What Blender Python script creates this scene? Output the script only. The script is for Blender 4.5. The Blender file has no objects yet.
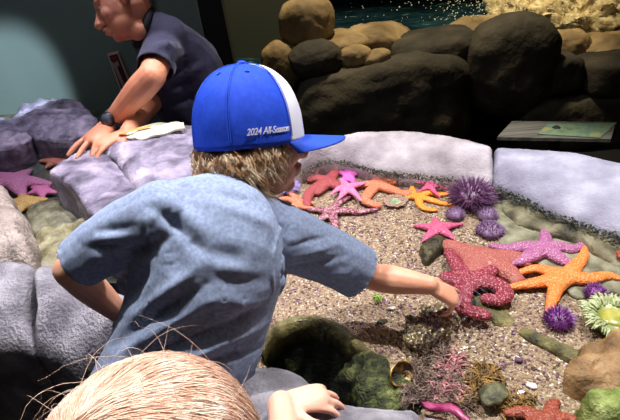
import bpy, bmesh, math, random
from math import pi, sin, cos, tan, radians, exp
from mathutils import Vector, Matrix, Quaternion, noise
random.seed(7)
SC = bpy.context.scene
COL = SC.collection
V = Vector
# ------------------------------------------------------------------ camera
CAM = V((0, 0, 1.35)); F = 537.0
R3 = (Matrix.Rotation(radians(60), 3, 'X') @ Matrix.Rotation(radians(-5), 3, 'Z'))
cd = bpy.data.cameras.new('camera'); cam = bpy.data.objects.new('camera', cd); COL.objects.link(cam)
cam.location = CAM; cam.rotation_euler = R3.to_euler(); cd.sensor_width = 36; cd.lens = F / 620 * 36
cd.clip_start = .02; cd.clip_end = 60
SC.camera = cam
def ray(x, y): return (R3 @ V(((x - 310) / F, (210 - y) / F, -1)))
def P(x, y, z):
    r = ray(x, y); return CAM + r * ((z - CAM.z) / r.z)
def D(x, y, Y):
    r = ray(x, y); return CAM + r * (Y / r.y)
RIGHT = R3 @ V((1, 0, 0)); UPV = R3 @ V((0, 1, 0)); BACKV = R3 @ V((0, 0, 1))
def pxm(p):                       # pixels per metre at p
    return F / (-(R3.transposed() @ (p - CAM)).z)
# ------------------------------------------------------------------ materials
def C(r, g, b):
    f = lambda c: (c / 255 / 12.92) if c / 255 <= .04045 else ((c / 255 + .055) / 1.055) ** 2.4
    return (f(r), f(g), f(b), 1)
MATS = {}
def mat(name, cols, scale=20, rough=.7, bump=0, bscale=None, tex='noise', spec=.4, coat=0, detail=5, aniso=None,
        sheen=0, dist=0, metal=0, sub=0, subcol=None):
    """cols: one colour or a list (pos, colour)."""
    m = bpy.data.materials.new(name); m.use_nodes = True; N = m.node_tree.nodes; L = m.node_tree.links
    b = N['Principled BSDF']; b.inputs['Roughness'].default_value = rough
    b.inputs['Specular IOR Level'].default_value = spec
    b.inputs['Coat Weight'].default_value = coat; b.inputs['Coat Roughness'].default_value = .12
    b.inputs['Sheen Weight'].default_value = sheen; b.inputs['Metallic'].default_value = metal
    if sub:
        b.inputs['Subsurface Weight'].default_value = sub; b.inputs['Subsurface Scale'].default_value = .008
        b.inputs['Subsurface Radius'].default_value = (1, .35, .2)
    tc = N.new('ShaderNodeTexCoord'); src = tc.outputs['Object']
    if aniso:
        mp = N.new('ShaderNodeMapping'); mp.inputs['Scale'].default_value = aniso; L.new(src, mp.inputs[0]); src = mp.outputs[0]
    if isinstance(cols, list):
        r = N.new('ShaderNodeValToRGB')
        if tex == 'noise':
            t = N.new('ShaderNodeTexNoise'); t.inputs['Detail'].default_value = detail; t.inputs['Distortion'].default_value = dist
            L.new(t.outputs['Fac'], r.inputs[0])
        elif tex == 'cell':
            t = N.new('ShaderNodeTexVoronoi')
            s = N.new('ShaderNodeSeparateColor'); L.new(t.outputs['Color'], s.inputs[0]); L.new(s.outputs[0], r.inputs[0])
        else:                     # dots: pale papillae
            t = N.new('ShaderNodeTexVoronoi'); L.new(t.outputs['Distance'], r.inputs[0])
        t.inputs['Scale'].default_value = scale; L.new(src, t.inputs['Vector'])
        e = r.color_ramp.elements
        while len(e) > 1: e.remove(e[-1])
        e[0].position, e[0].color = cols[0]
        for p_, c_ in cols[1:]:
            q = e.new(p_); q.color = c_
        if tex == 'cell': r.color_ramp.interpolation = 'CONSTANT'
        L.new(r.outputs[0], b.inputs['Base Color'])
    else: b.inputs['Base Color'].default_value = cols
    if bump:
        bn = N.new('ShaderNodeBump'); bn.inputs['Strength'].default_value = bump; bn.inputs['Distance'].default_value = .01
        if tex in ('cell', 'dots'):
            t2 = N.new('ShaderNodeTexVoronoi'); t2.inputs['Scale'].default_value = bscale or scale
            L.new(t2.outputs['Distance'], bn.inputs['Height']); bn.invert = True
        else:
            t2 = N.new('ShaderNodeTexNoise'); t2.inputs['Scale'].default_value = bscale or scale * 3; t2.inputs['Detail'].default_value = 6
            L.new(t2.outputs['Fac'], bn.inputs['Height'])
        L.new(src, t2.inputs['Vector']); L.new(bn.outputs[0], b.inputs['Normal'])
    MATS[name] = m; return m

sand_m = mat('sand', [(0, C(160, 138, 108)), (.26, C(144, 120, 96)), (.42, C(180, 160, 132)), (.56, C(122, 98, 82)),
                      (.66, C(168, 146, 118)), (.80, C(204, 190, 166)), (.85, C(108, 82, 98)), (.91, C(150, 124, 100)), (.97, C(80, 62, 64))],
             scale=230, rough=.75, bump=.7, tex='cell')
shelly_m = mat('shell_gravel', [(0, C(96, 84, 62)), (.4, C(140, 120, 86)), (.62, C(72, 62, 46)), (.8, C(196, 180, 140)), (.93, C(90, 66, 82))], scale=180, rough=.6, bump=.6, tex='cell')
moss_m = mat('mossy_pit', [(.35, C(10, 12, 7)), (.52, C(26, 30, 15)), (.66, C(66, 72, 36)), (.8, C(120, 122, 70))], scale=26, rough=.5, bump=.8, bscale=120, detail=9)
olive_m = mat('olive_rock', [(.3, C(52, 50, 30)), (.5, C(104, 98, 58)), (.7, C(150, 138, 88))], scale=24, rough=.6, bump=.6, bscale=110, detail=9)
rim_m = mat('rim_stone', [(.3, C(118, 108, 114)), (.5, C(158, 149, 155)), (.7, C(188, 179, 185))], scale=9, rough=.8, bump=.5, bscale=130, detail=10)
rimr_m = mat('rim_stone_right', [(.3, C(116, 112, 130)), (.52, C(150, 148, 166)), (.7, C(180, 178, 192))], scale=9, rough=.8, bump=.5, bscale=130, detail=10)
algae_m = mat('algae_fringe', [(.35, C(34, 38, 26)), (.5, C(72, 78, 58)), (.66, C(120, 118, 104))], scale=60, rough=.8, bump=.8, bscale=260, detail=9)
grey_m = mat('grey_stone', [(.3, C(88, 84, 92)), (.5, C(128, 124, 132)), (.72, C(168, 164, 172))], scale=14, rough=.75, bump=.7, bscale=150, detail=12)
purp_m = mat('violet_stone', [(.32, C(70, 65, 77)), (.45, C(110, 103, 122)), (.56, C(140, 131, 150)), (.70, C(178, 164, 178))], scale=13, rough=.55, bump=.7, bscale=60, detail=12, dist=.4)
wet_m = mat('wet_stone', [(.3, C(70, 66, 46)), (.5, C(128, 122, 92)), (.7, C(172, 164, 136))], scale=18, rough=.35, bump=.6, bscale=80, detail=10)
pinkst_m = mat('pale_stone', [(.3, C(104, 96, 88)), (.5, C(150, 136, 128)), (.7, C(186, 170, 162))], scale=16, rough=.6, bump=.9, bscale=110, detail=10)
brownrk_m = mat('brown_rock', [(.3, C(80, 58, 34)), (.5, C(140, 108, 70)), (.7, C(178, 148, 108))], scale=16, rough=.6, bump=.7, bscale=90, detail=11)
green_m = mat('green_algae_rock', [(.3, C(58, 72, 28)), (.5, C(116, 130, 60)), (.7, C(168, 178, 110))], scale=26, rough=.6, bump=.8, bscale=140, detail=11)
darkrk_m = mat('dark_rock', [(.35, C(26, 24, 16)), (.55, C(62, 58, 36)), (.75, C(104, 98, 62))], scale=30, rough=.5, bump=.7, bscale=110, detail=9)
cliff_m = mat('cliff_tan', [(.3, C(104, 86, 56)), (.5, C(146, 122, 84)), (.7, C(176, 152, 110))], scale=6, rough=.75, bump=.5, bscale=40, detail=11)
cliff_shade_m = mat('cliff_grey_shaded', [(.3, C(40, 36, 29)), (.5, C(62, 56, 45)), (.7, C(80, 73, 58))], scale=6, rough=.8, bump=.6, bscale=40, detail=11)  # grey rock, albedo lowered: shade on the lower wall is put into the colour
bed_m = mat('left_pool_bed', [(.32, C(30, 36, 30)), (.45, C(66, 70, 56)), (.55, C(96, 88, 66)), (.66, C(60, 66, 66))], scale=11, rough=.6, bump=.5, bscale=60, detail=9, dist=1)
skin_m = mat('child_skin', [(.35, C(214, 150, 120)), (.65, C(232, 172, 142))], scale=14, rough=.5, sub=.25, bump=.05, bscale=300)
skin2_m = mat('toddler_skin', [(.35, C(232, 176, 152)), (.65, C(242, 192, 170))], scale=14, rough=.5, sub=.25, bump=.05, bscale=300)
skinm_m = mat('man_skin', [(.35, C(186, 118, 92)), (.65, C(208, 142, 112))], scale=12, rough=.5, sub=.15, bump=.1, bscale=260)
shirt_m = mat('heather_blue_jersey', [(.35, C(124, 137, 166)), (.65, C(148, 161, 188))], scale=160, rough=.95, bump=.15, bscale=900, sheen=.1, spec=.1)
hem_m = mat('shirt_stitch', C(136, 150, 178), rough=.95)
navy_m = mat('navy_polo', [(.35, C(36, 36, 60)), (.65, C(46, 46, 74))], scale=90, rough=.8, bump=.2, bscale=700, sheen=.15)
blacknavy_m = mat('collar_cloth', C(12, 12, 18), rough=.85)
blue_m = mat('cap_blue', [(.35, C(24, 66, 196)), (.65, C(30, 76, 210))], scale=120, rough=.75, bump=.12, bscale=1200, spec=.3)
bluedk_m = mat('cap_thread', C(44, 90, 214), rough=.7)
white_m = mat('cap_white', C(228, 226, 238), rough=.8, bump=0)
thread_m = mat('white_thread', C(236, 234, 236), rough=.6)
hair_m = mat('boy_hair', [(.34, C(124, 88, 58)), (.46, C(206, 164, 120)), (.56, C(250, 228, 196))], scale=42, rough=.4, spec=.5)
hairbase_m = mat('boy_hair_base', [(.35, C(70, 46, 30)), (.65, C(110, 78, 52))], scale=90, rough=.6, bump=.6, bscale=250)
blond_m = mat('toddler_hair', [(.3, C(226, 180, 152)), (.5, C(242, 206, 182)), (.7, C(252, 232, 214))], scale=60, rough=.38, spec=.5)
blondbase_m = mat('toddler_hair_base', [(.35, C(230, 186, 158)), (.65, C(244, 208, 180))], scale=60, rough=.5, bump=.4, bscale=200)
greyhair_m = mat('grey_hair', [(.4, C(96, 82, 70)), (.6, C(140, 122, 106))], scale=300, rough=.8, bump=.4, bscale=700)
dark_m = mat('dark_cloth', C(16, 16, 20), rough=.9)
jeans_m = mat('blue_denim', [(.4, C(40, 52, 92)), (.6, C(58, 72, 116))], scale=200, rough=.9)
watch_m = mat('watch_black', C(24, 24, 28), rough=.35)
watchs_m = mat('watch_strap', C(58, 60, 68), rough=.7)
glass_m = mat('watch_glass', C(8, 9, 12), rough=.08, spec=.8)
wallg_m = mat('wall_paint', [(.3, C(98, 112, 108)), (.7, C(108, 122, 116))], scale=2.5, rough=.85)
wall2_m = mat('wall_paint_olive', C(80, 84, 70), rough=.85)
black_m = mat('black_paint', C(10, 11, 11), rough=.8)
floor_m = mat('dark_floor', C(16, 15, 18), rough=.8)
eye_m = mat('eye', C(28, 20, 18), rough=.2)
lip_m = mat('lip', C(150, 70, 62), rough=.5)
cream_m = mat('cream_cloth', [(.4, C(206, 204, 182)), (.6, C(228, 226, 206))], scale=30, rough=.8, bump=.2, bscale=200)
orangestrip_m = mat('orange_strip', C(214, 150, 70), rough=.7)
def starmat(n, base, dot, sc=170, r=.5):
    return mat(n, [(0, dot), (.2, dot), (.42, base)], scale=sc, tex='dots', rough=r, bump=.35, coat=.06)
# ------------------------------------------------------------------ mesh helpers
def tag(o, label=None, cat=None, group=None, kind=None):
    if label: o['label'] = label
    if cat: o['category'] = cat
    if group: o['group'] = group
    if kind: o['kind'] = kind
    return o
def thing(name, base, label, cat, group=None):
    o = bpy.data.objects.new(name, None); COL.objects.link(o); o.location = base; o.empty_display_size = .05
    return tag(o, label, cat, group)
def link(name, src, m, parent=None, smooth=True, origin=None):
    """src: bmesh or mesh in world coordinates -> ONE object; child coordinates relative to its parents' empties."""
    if isinstance(src, bmesh.types.BMesh):
        me = bpy.data.meshes.new(name); src.to_mesh(me); src.free()
    else: me = src; me.name = name
    off = V((0, 0, 0))
    if parent:
        p = parent
        while p: off += V(p.location); p = p.parent
        loc = V((0, 0, 0))
    else:
        if origin is None:
            xs = [v.co for v in me.vertices]
            origin = V((sum(c.x for c in xs) / len(xs), sum(c.y for c in xs) / len(xs), min(c.z for c in xs)))
        off = V(origin); loc = off.copy()
    me.transform(Matrix.Translation(-off))
    ms = m if isinstance(m, (list, tuple)) else [m]
    if len(me.materials) == 0:
        for q in ms: me.materials.append(q)
    o = bpy.data.objects.new(name, me); COL.objects.link(o); o.location = loc
    if parent: o.parent = parent
    if smooth: me.polygons.foreach_set('use_smooth', [True] * len(me.polygons))
    me.update()
    return o
def ell(bm, c, r, rot=None, sub=3):
    if not hasattr(r, '__len__'): r = (r, r, r)
    M = Matrix.Translation(c) @ ((rot.to_4x4() if rot else Matrix.Identity(4)) @ Matrix.Diagonal((*r, 1)))
    bmesh.ops.create_icosphere(bm, subdivisions=sub, radius=1, matrix=M)
def frame(f, u):
    f = f.normalized(); l = u.cross(f).normalized(); u = f.cross(l).normalized()
    return Matrix((f, l, u)).transposed()       # columns forward, left, up
def crom(pts, n):
    out = []; k = len(pts)
    if k == 2: return [[a + (b - a) * i / n for a, b in zip(pts[0], pts[1])] for i in range(n + 1)]
    for i in range(k - 1):
        p0, p1, p2, p3 = pts[max(i - 1, 0)], pts[i], pts[i + 1], pts[min(i + 2, k - 1)]
        for j in range(n):
            t = j / n
            out.append([.5 * (2 * b + (c - a) * t + (2 * a - 5 * b + 4 * c - d) * t * t + (3 * b - a - 3 * c + d) * t ** 3)
                        for a, b, c, d in zip(p0, p1, p2, p3)])
    out.append(list(pts[-1])); return out
def ccrom(pts, n):
    k = len(pts); out = []
    for i in range(k):
        p0, p1, p2, p3 = pts[i - 1], pts[i], pts[(i + 1) % k], pts[(i + 2) % k]
        for j in range(n):
            t = j / n
            out.append([.5 * (2 * b + (c - a) * t + (2 * a - 5 * b + 4 * c - d) * t * t + (3 * b - a - 3 * c + d) * t ** 3)
                        for a, b, c, d in zip(p0, p1, p2, p3)])
    return out
def limb(bm, pts, rad, seg=14, n=6, squash=None, caps=True):
    """closed round-ended tapered tube; squash=(direction, factor)"""
    q = crom([(*p, r) for p, r in zip(pts, rad)], n)
    P3 = [V(a[:3]) for a in q]; RR = [max(a[3], 1e-4) for a in q]
    k = len(P3); T = [(P3[min(i + 1, k - 1)] - P3[max(i - 1, 0)]).normalized() for i in range(k)]
    x = T[0].orthogonal().normalized(); cs = []
    if squash:
        sd = squash[0].normalized()
    if caps:
        c0 = [(P3[0] - T[0] * RR[0] * sin(a), RR[0] * cos(a), T[0]) for a in (1.25, .8, .4)]
        c1 = [(P3[-1] + T[-1] * RR[-1] * sin(a), RR[-1] * cos(a), T[-1]) for a in (.4, .8, 1.25)]
        cs = c0 + list(zip(P3, RR, T)) + c1
    else: cs = list(zip(P3, RR, T))
    rings = []
    for c, r, t in cs:
        x = (x - t * x.dot(t)).normalized(); y = t.cross(x)
        ring = []
        for i in range(seg):
            a = 2 * pi * i / seg; o = (x * cos(a) + y * sin(a)) * r
            if squash: o = o - sd * o.dot(sd) * (1 - squash[1])
            ring.append(bm.verts.new(c + o))
        rings.append(ring)
    for a, b in zip(rings, rings[1:]):
        for i in range(seg): bm.faces.new((a[i], a[(i + 1) % seg], b[(i + 1) % seg], b[i]))
    bm.faces.new(list(reversed(rings[0]))); bm.faces.new(rings[-1])
def fuse(bm, voxel, smooth=4, fac=.5):
    bmesh.ops.recalc_face_normals(bm, faces=bm.faces)
    me = bpy.data.meshes.new('tmp'); bm.to_mesh(me); bm.free()
    o = bpy.data.objects.new('tmp', me); COL.objects.link(o)
    r = o.modifiers.new('r', 'REMESH'); r.mode = 'VOXEL'; r.voxel_size = voxel; r.use_smooth_shade = True
    if smooth:
        s = o.modifiers.new('s', 'SMOOTH'); s.factor = fac; s.iterations = smooth
    dg = bpy.context.evaluated_depsgraph_get()
    out = bpy.data.meshes.new_from_object(o.evaluated_get(dg))
    bpy.data.objects.remove(o); bpy.data.meshes.remove(me)
    return out
def fnoise(p, s, o=4):
    q = p * s; a = 0; w = 1
    for _ in range(o):
        a += w * noise.noise(q); q = q * 2.1 + V((3.1, 7.7, 1.3)); w *= .5
    return a
def displace(me, fn):
    me.update(); ns = [v.normal.copy() for v in me.vertices]
    for v, n in zip(me.vertices, ns): v.co += n * fn(v.co)
    me.update(); return me
def bm_displace(bm, fn):
    bm.normal_update(); ns = [v.normal.copy() for v in bm.verts]
    for v, n in zip(list(bm.verts), ns): v.co += n * fn(v.co)
def pillow(poly, z_edge, z_top, z_bot, k=2.6, n=8, amp=.006, ns=9, bulge=.0, centre=None, tilt=None, fine=.0015):
    """solid rounded rock standing on its outline (list of world x,y at z_edge)"""
    pts = [V((a[0], a[1], z_edge)) for a in ccrom([(p[0], p[1]) for p in poly], n)]
    c = centre or sum(pts, V((0, 0, 0))) / len(pts); c = V((c.x, c.y, z_edge))
    bm = bmesh.new(); rings = []
    for i in range(13):
        s = sin(i / 13 * pi / 2 + pi / 2 / 13); s = min(s, 1)
        h = (1 - s ** k) ** (1 / k) * (z_top - z_edge)
        rings.append([bm.verts.new(c + (p - c) * s + V((0, 0, h + (tilt.dot((c + (p - c) * s) - c) if tilt else 0) * (1 if s < 1 else 1)))) for p in pts])
    for z in range(1, 8):
        t = z / 7; rings.append([bm.verts.new(c + (p - c) * (1 + bulge * sin(pi * t) - .06 * t) + V((0, 0, (z_bot - z_edge) * t + (tilt.dot(p - c) * (1 - t) if tilt else 0)))) for p in pts])
    top = bm.verts.new(c + V((0, 0, z_top - z_edge))); m = len(pts)
    for i in range(m): bm.faces.new((top, rings[0][i], rings[0][(i + 1) % m]))
    for a, b in zip(rings, rings[1:]):
        for i in range(m): bm.faces.new((a[i], b[i], b[(i + 1) % m], a[(i + 1) % m]))
    bm.faces.new(rings[-1])
    bmesh.ops.recalc_face_normals(bm, faces=bm.faces)
    bm_displace(bm, lambda p: amp * fnoise(p, ns, 4) + amp * .9 * (.25 - abs(fnoise(p + V((5, 2, 1)), ns * 1.4, 3))) + fine * noise.noise(p * 90))
    return bm
def prock(name, px, z_edge, z_top, z_bot, m, label, **kw):
    poly = [P(x, y, z_edge) for x, y in px]
    return tag(link(name, pillow(poly, z_edge, z_top, z_bot, **kw), m), label, 'rock')
def band(out_px, z_out, in_px, z_in, bulge, z_bot_out, z_bot_in, nu=14, nv=16, amp=.008, ns=7, powr=.6):
    A = crom([tuple(P(x, y, z_out)) for x, y in out_px], nu); B = crom([tuple(P(x, y, z_in)) for x, y in in_px], nu)
    m = max(len(A), len(B))
    def rs(L, i):
        t = i / (m - 1) * (len(L) - 1); j = min(int(t), len(L) - 2); f = t - j
        return V(L[j]) * (1 - f) + V(L[j + 1]) * f
    bm = bmesh.new(); rows = []
    for i in range(m):
        a, b = rs(A, i), rs(B, i); e = min(i, m - 1 - i) / 3.0; ed = min(1, e) ** .5
        row = []
        dirn = (a - b); dirn.z = 0; dirn.normalize()
        for j in range(6):
            t = 1 - j / 6; row.append(a - dirn * .03 * t + V((0, 0, (z_bot_out - z_out) * t)))
        for j in range(nv + 1):
            t = j / nv; row.append(a.lerp(b, t) + V((0, 0, bulge * (sin(pi * t) ** powr) * (.55 + .45 * ed) - .012 * (1 - ed))))
        row.append(b - dirn * .005 + V((0, 0, z_bot_in - z_in)))
        rows.append([bm.verts.new(p) for p in row])
    for r, s in zip(rows, rows[1:]):
        for j in range(len(r)):
            k = (j + 1) % len(r); bm.faces.new((r[j], s[j], s[k], r[k]))
    bm.faces.new(rows[0]); bm.faces.new(list(reversed(rows[-1])))
    bmesh.ops.recalc_face_normals(bm, faces=bm.faces)
    bm_displace(bm, lambda p: amp * fnoise(p, ns, 4) + .0015 * noise.noise(p * 90))
    return bm
def blob(x0, y0, x1, y1, Y, dep=.8, box=2.6, amp=.05, ns=3, rot=0, sub=5):
    """boulder filling the pixel box at distance Y"""
    c = D((x0 + x1) / 2, (y0 + y1) / 2, Y); s = pxm(c); a, h = (x1 - x0) / 2 / s, (y1 - y0) / 2 / s
    bm = bmesh.new(); bmesh.ops.create_icosphere(bm, subdivisions=sub, radius=1)
    Rz = Matrix.Rotation(radians(rot), 3, 'Y')
    for v in bm.verts:
        p = v.co.copy(); l = (abs(p.x) ** box + abs(p.y) ** box + abs(p.z) ** box) ** (1 / box); p /= l
        v.co = c + Rz @ V((p.x * a, p.y * a * dep, p.z * h))
    bm_displace(bm, lambda p: amp * a * fnoise(p, ns, 4) + .012 * (.4 - abs(fnoise(p, 5, 4))) + .003 * noise.noise(p * 25))
    return bm

Z0 = .5      # sand level
# ------------------------------------------------------------------ room
def quad(name, pts, m):
    bm = bmesh.new(); bm.faces.new([bm.verts.new(p) for p in pts]); return bm
def slabbox(x0, x1, y0, y1, z0, z1):
    bm = bmesh.new(); bmesh.ops.create_cube(bm, size=1, matrix=Matrix.Translation(((x0 + x1) / 2, (y0 + y1) / 2, (z0 + z1) / 2)) @ Matrix.Diagonal((x1 - x0, y1 - y0, z1 - z0, 1)))
    return bm
def struct(name, bm, m): return tag(link(name, bm, m, smooth=False), kind='structure')
struct('floor', slabbox(-4, 4, -1.5, 7.2, -.1, 0), floor_m)
struct('ceiling', slabbox(-4, 4, -1.5, 7.2, 3.9, 4.0), black_m)
struct('wall_rear', slabbox(-4, 4, -1.6, -1.5, 0, 3.9), black_m)
struct('wall_left', slabbox(-4.1, -4, -1.6, 7.2, 0, 3.9), black_m)
struct('wall_right', slabbox(4, 4.1, -1.6, 7.2, 0, 3.9), black_m)
struct('wall_back', slabbox(-4, 4, 7.2, 7.3, 0, 3.9), black_m)
# painted partition behind the man: leaning panels joined by a black strip
def panel(name, px, Y, th, m):
    bm = bmesh.new(); a = [D(x, y, Y) for x, y in px]
    f = [bm.verts.new(p) for p in a]; b = [bm.verts.new(p + V((0, th, 0))) for p in a]
    bm.faces.new(f); bm.faces.new(list(reversed(b)))
    for i in range(len(a)): bm.faces.new((f[i], f[(i + 1) % len(a)], b[(i + 1) % len(a)], b[i]))
    bmesh.ops.recalc_face_normals(bm, faces=bm.faces); return bm
struct('wall_partition', panel('w', [(-420, -260), (150, -260), (197, 0), (238, 200), (250, 330), (-420, 330)], 2.75, .08, wallg_m), wallg_m)
struct('trim_1', panel('w', [(105, -260), (122, -260), (175, 200), (158, 200)], 2.735, .02, wall2_m), mat('trim_green', C(66, 84, 80), rough=.7))
struct('trim_2', panel('w', [(150, -260), (178, -260), (221, 0), (262, 200), (250, 200), (197, 0)], 2.745, .1, black_m), black_m)
struct('wall_panel', panel('w', [(178, -260), (300, -260), (300, 200), (262, 200), (221, 0)], 3.6, .08, wall2_m), wall2_m)
# ------------------------------------------------------------------ wave tank behind
def tealwater():
    m = bpy.data.materials.new('wave_water'); m.use_nodes = True; N = m.node_tree.nodes; L = m.node_tree.links; b = N['Principled BSDF']
    b.inputs['Roughness'].default_value = .25
    tc = N.new('ShaderNodeTexCoord'); t = N.new('ShaderNodeTexNoise'); t.inputs['Scale'].default_value = 7; t.inputs['Detail'].default_value = 8; t.inputs['Distortion'].default_value = 1.5
    mp = N.new('ShaderNodeMapping'); mp.inputs['Scale'].default_value = (.6, 1.6, 1); L.new(tc.outputs['Object'], mp.inputs[0]); L.new(mp.outputs[0], t.inputs['Vector'])
    r = N.new('ShaderNodeValToRGB'); e = r.color_ramp.elements; e[0].position = .4; e[0].color = C(14, 34, 42); e[1].position = .62; e[1].color = C(30, 60, 68)
    q = e.new(.72); q.color = C(110, 140, 120)
    L.new(t.outputs['Fac'], r.inputs[0]); L.new(r.outputs[0], b.inputs['Base Color'])
    bn = N.new('ShaderNodeBump'); bn.inputs['Strength'].default_value = .5; bn.inputs['Distance'].default_value = .03; L.new(t.outputs['Fac'], bn.inputs['Height']); L.new(bn.outputs[0], b.inputs['Normal'])
    return m
WZ = .48
bm = bmesh.new(); nx, ny = 150, 110; g = []
for j in range(ny):
    row = []
    for i in range(nx):
        x = -1.2 + 4.6 * i / (nx - 1); y = 3.15 + 3.9 * j / (ny - 1); row.append(bm.verts.new((x, y, WZ + .035 * fnoise(V((x, y * 1.6, 0)), 2.2, 4))))
    g.append(row)
for j in range(ny - 1):
    for i in range(nx - 1): bm.faces.new((g[j][i], g[j][i + 1], g[j + 1][i + 1], g[j + 1][i]))
tag(link('water', bm, tealwater()), 'dark teal water of the wave tank behind the rock wall', 'water', kind='stuff')
# splash: foam crest and spray
spray_m = mat('foam', C(236, 226, 200), rough=.6)
sc_ = D(582, 2, 3.85); sc_.z = WZ
bm = bmesh.new()
bmesh.ops.create_icosphere(bm, subdivisions=6, radius=1)
for v in bm.verts:
    p = v.co; r = .85 + .22 * fnoise(p, 2.5, 5); v.co = sc_ + V((p.x * .72 * r, p.y * .5 * r, max(p.z, -.1) * .36 * (r + .8 * fnoise(p, 5, 5) * .5)))
bm_displace(bm, lambda p: .022 * fnoise(p, 22, 4) + .012 * noise.noise(p * 70))
foam_m = mat('splash_foam', [(.3, C(150, 130, 84)), (.48, C(196, 176, 128)), (.64, C(232, 216, 172))], scale=30, rough=.8, bump=.8, bscale=120, detail=12)
tag(link('splash_foam', bm, foam_m), 'pale foam of the wave breaking on the rocks at right', 'foam', kind='stuff')
bm = bmesh.new()
for i in range(5000):
    a = random.gauss(0, 1); r = abs(random.gauss(0, .55)); th = random.uniform(0, 2 * pi)
    p = sc_ + V((r * cos(th) * 1.1 - .05, r * sin(th) * .5 - .1, .10 + abs(random.gauss(0, .26)) * exp(-r * .5)))
    s = random.uniform(.0016, .005) * (1.5 if random.random() < .06 else 1)
    bmesh.ops.create_icosphere(bm, subdivisions=1, radius=s, matrix=Matrix.Translation(p))
tag(link('splash_spray', bm, spray_m), 'cloud of white water drops thrown up by the breaking wave', 'spray', kind='stuff')
# ------------------------------------------------------------------ rock wall
def boulder(x0, y0, x1, y1, Y, m, label, name='boulder', **kw):
    return tag(link(name, blob(x0, y0, x1, y1, Y, **kw), m), label, 'rock')
boulder(280, -4, 335, 46, 3.2, cliff_m, 'tall egg-shaped tan boulder at the left end of the rock wall', box=2.5, dep=.8, amp=.1)
boulder(262, 42, 304, 90, 3.15, cliff_m, 'low tan boulder at the far left foot of the rock wall', box=2.3, amp=.1)
boulder(300, 33, 372, 58, 3.2, cliff_m, 'flat tan slab lying under the egg-shaped boulder', box=3, amp=.14, rot=-3, name='rock_slab')
boulder(289, 40, 343, 78, 2.98, cliff_shade_m, 'round brown boulder below the egg-shaped boulder', box=2.2, amp=.08)
boulder(343, 25, 418, 56, 3.25, cliff_m, 'long pointed tan rock with a dark hollow in its face', box=2.4, amp=.22, rot=6)
boulder(336, 46, 374, 68, 2.97, cliff_m, 'small rough rock beside the round brown boulder', box=2.4, amp=.3)
boulder(358, 50, 390, 66, 2.95, cliff_m, 'small wedge-shaped rock at the middle of the rock wall', box=2.4, amp=.3, rot=-12)
boulder(388, 29, 478, 66, 3.1, cliff_shade_m, 'wide grey slab left of the great domed boulder', box=2.8, amp=.12, rot=-5, name='rock_slab')
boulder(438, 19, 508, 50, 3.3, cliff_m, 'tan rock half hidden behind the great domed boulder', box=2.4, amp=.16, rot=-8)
boulder(462, 17, 558, 118, 2.95, cliff_shade_m, 'great domed shade-darkened boulder in the middle of the rock wall', box=2.5, dep=.7, amp=.1)
boulder(536, 28, 590, 60, 3.2, cliff_m, 'tan rounded rock right of the great domed boulder', box=2.5, amp=.2)
boulder(570, 33, 650, 62, 3.2, cliff_m, 'tan rounded rock at the right edge, above the square blocks', box=2.7, amp=.2)
boulder(527, 54, 579, 92, 2.92, cliff_shade_m, 'square shade-darkened block right of the great domed boulder', box=4.5, amp=.08, name='rock_block')
boulder(577, 54, 650, 92, 2.92, cliff_shade_m, 'wide shade-darkened block at the right edge of the rock wall', box=4.5, amp=.08, name='rock_block')
boulder(515, 88, 650, 150, 2.9, cliff_shade_m, 'broad shade-darkened block at the foot of the rock wall, right', box=4, amp=.08, dep=.4, name='rock_block')
boulder(300, 58, 475, 150, 2.95, cliff_shade_m, 'broad shade-darkened rock mass at the foot of the rock wall, left', box=3.6, amp=.1, dep=.35, name='rock_block')
# info plaque in the gap
t = thing('info_board', P(556, 131, .52), 'slanted grey information board with a sea-green picture in the dark gap', 'sign')
zb = .58
bd = [P(512, 121, zb + .0), P(616, 122, zb), P(611, 139, zb - .0), P(497, 137, zb)]
bm = bmesh.new(); a = [bm.verts.new(p) for p in bd]; b = [bm.verts.new(p - V((0, 0, .012))) for p in bd]
bm.faces.new(a); bm.faces.new(list(reversed(b)))
for i in range(4): bm.faces.new((a[i], b[i], b[(i + 1) % 4], a[(i + 1) % 4]))
bmesh.ops.recalc_face_normals(bm, faces=bm.faces)
link('board', bm, mat('board_grey', [(.45, C(66, 64, 56)), (.55, C(90, 86, 76))], scale=3, aniso=(1, 30, 1), rough=.6), t, smooth=False)
zz = zb + .002
bm = bmesh.new(); q = [P(548, 124, zz), P(617, 123, zz), P(600, 138, zz), P(537, 134, zz)]; bm.faces.new([bm.verts.new(p) for p in q])
r = bmesh.ops.extrude_face_region(bm, geom=bm.faces[:]); bmesh.ops.translate(bm, vec=(0, 0, .001), verts=[v for v in r['geom'] if isinstance(v, bmesh.types.BMVert)])
bmesh.ops.recalc_face_normals(bm, faces=bm.faces)
link('picture', bm, mat('board_picture', [(.35, C(52, 68, 50)), (.5, C(100, 116, 86)), (.6, C(72, 100, 84)), (.7, C(124, 120, 74))], scale=14, rough=.5, detail=6), t, smooth=False)
bm = bmesh.new(); limb(bm, [P(556, 131, .57), V((P(556, 131, .57).x, P(556, 131, .57).y, 0))], [.02, .02]); link('post', bm, black_m, t)
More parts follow.
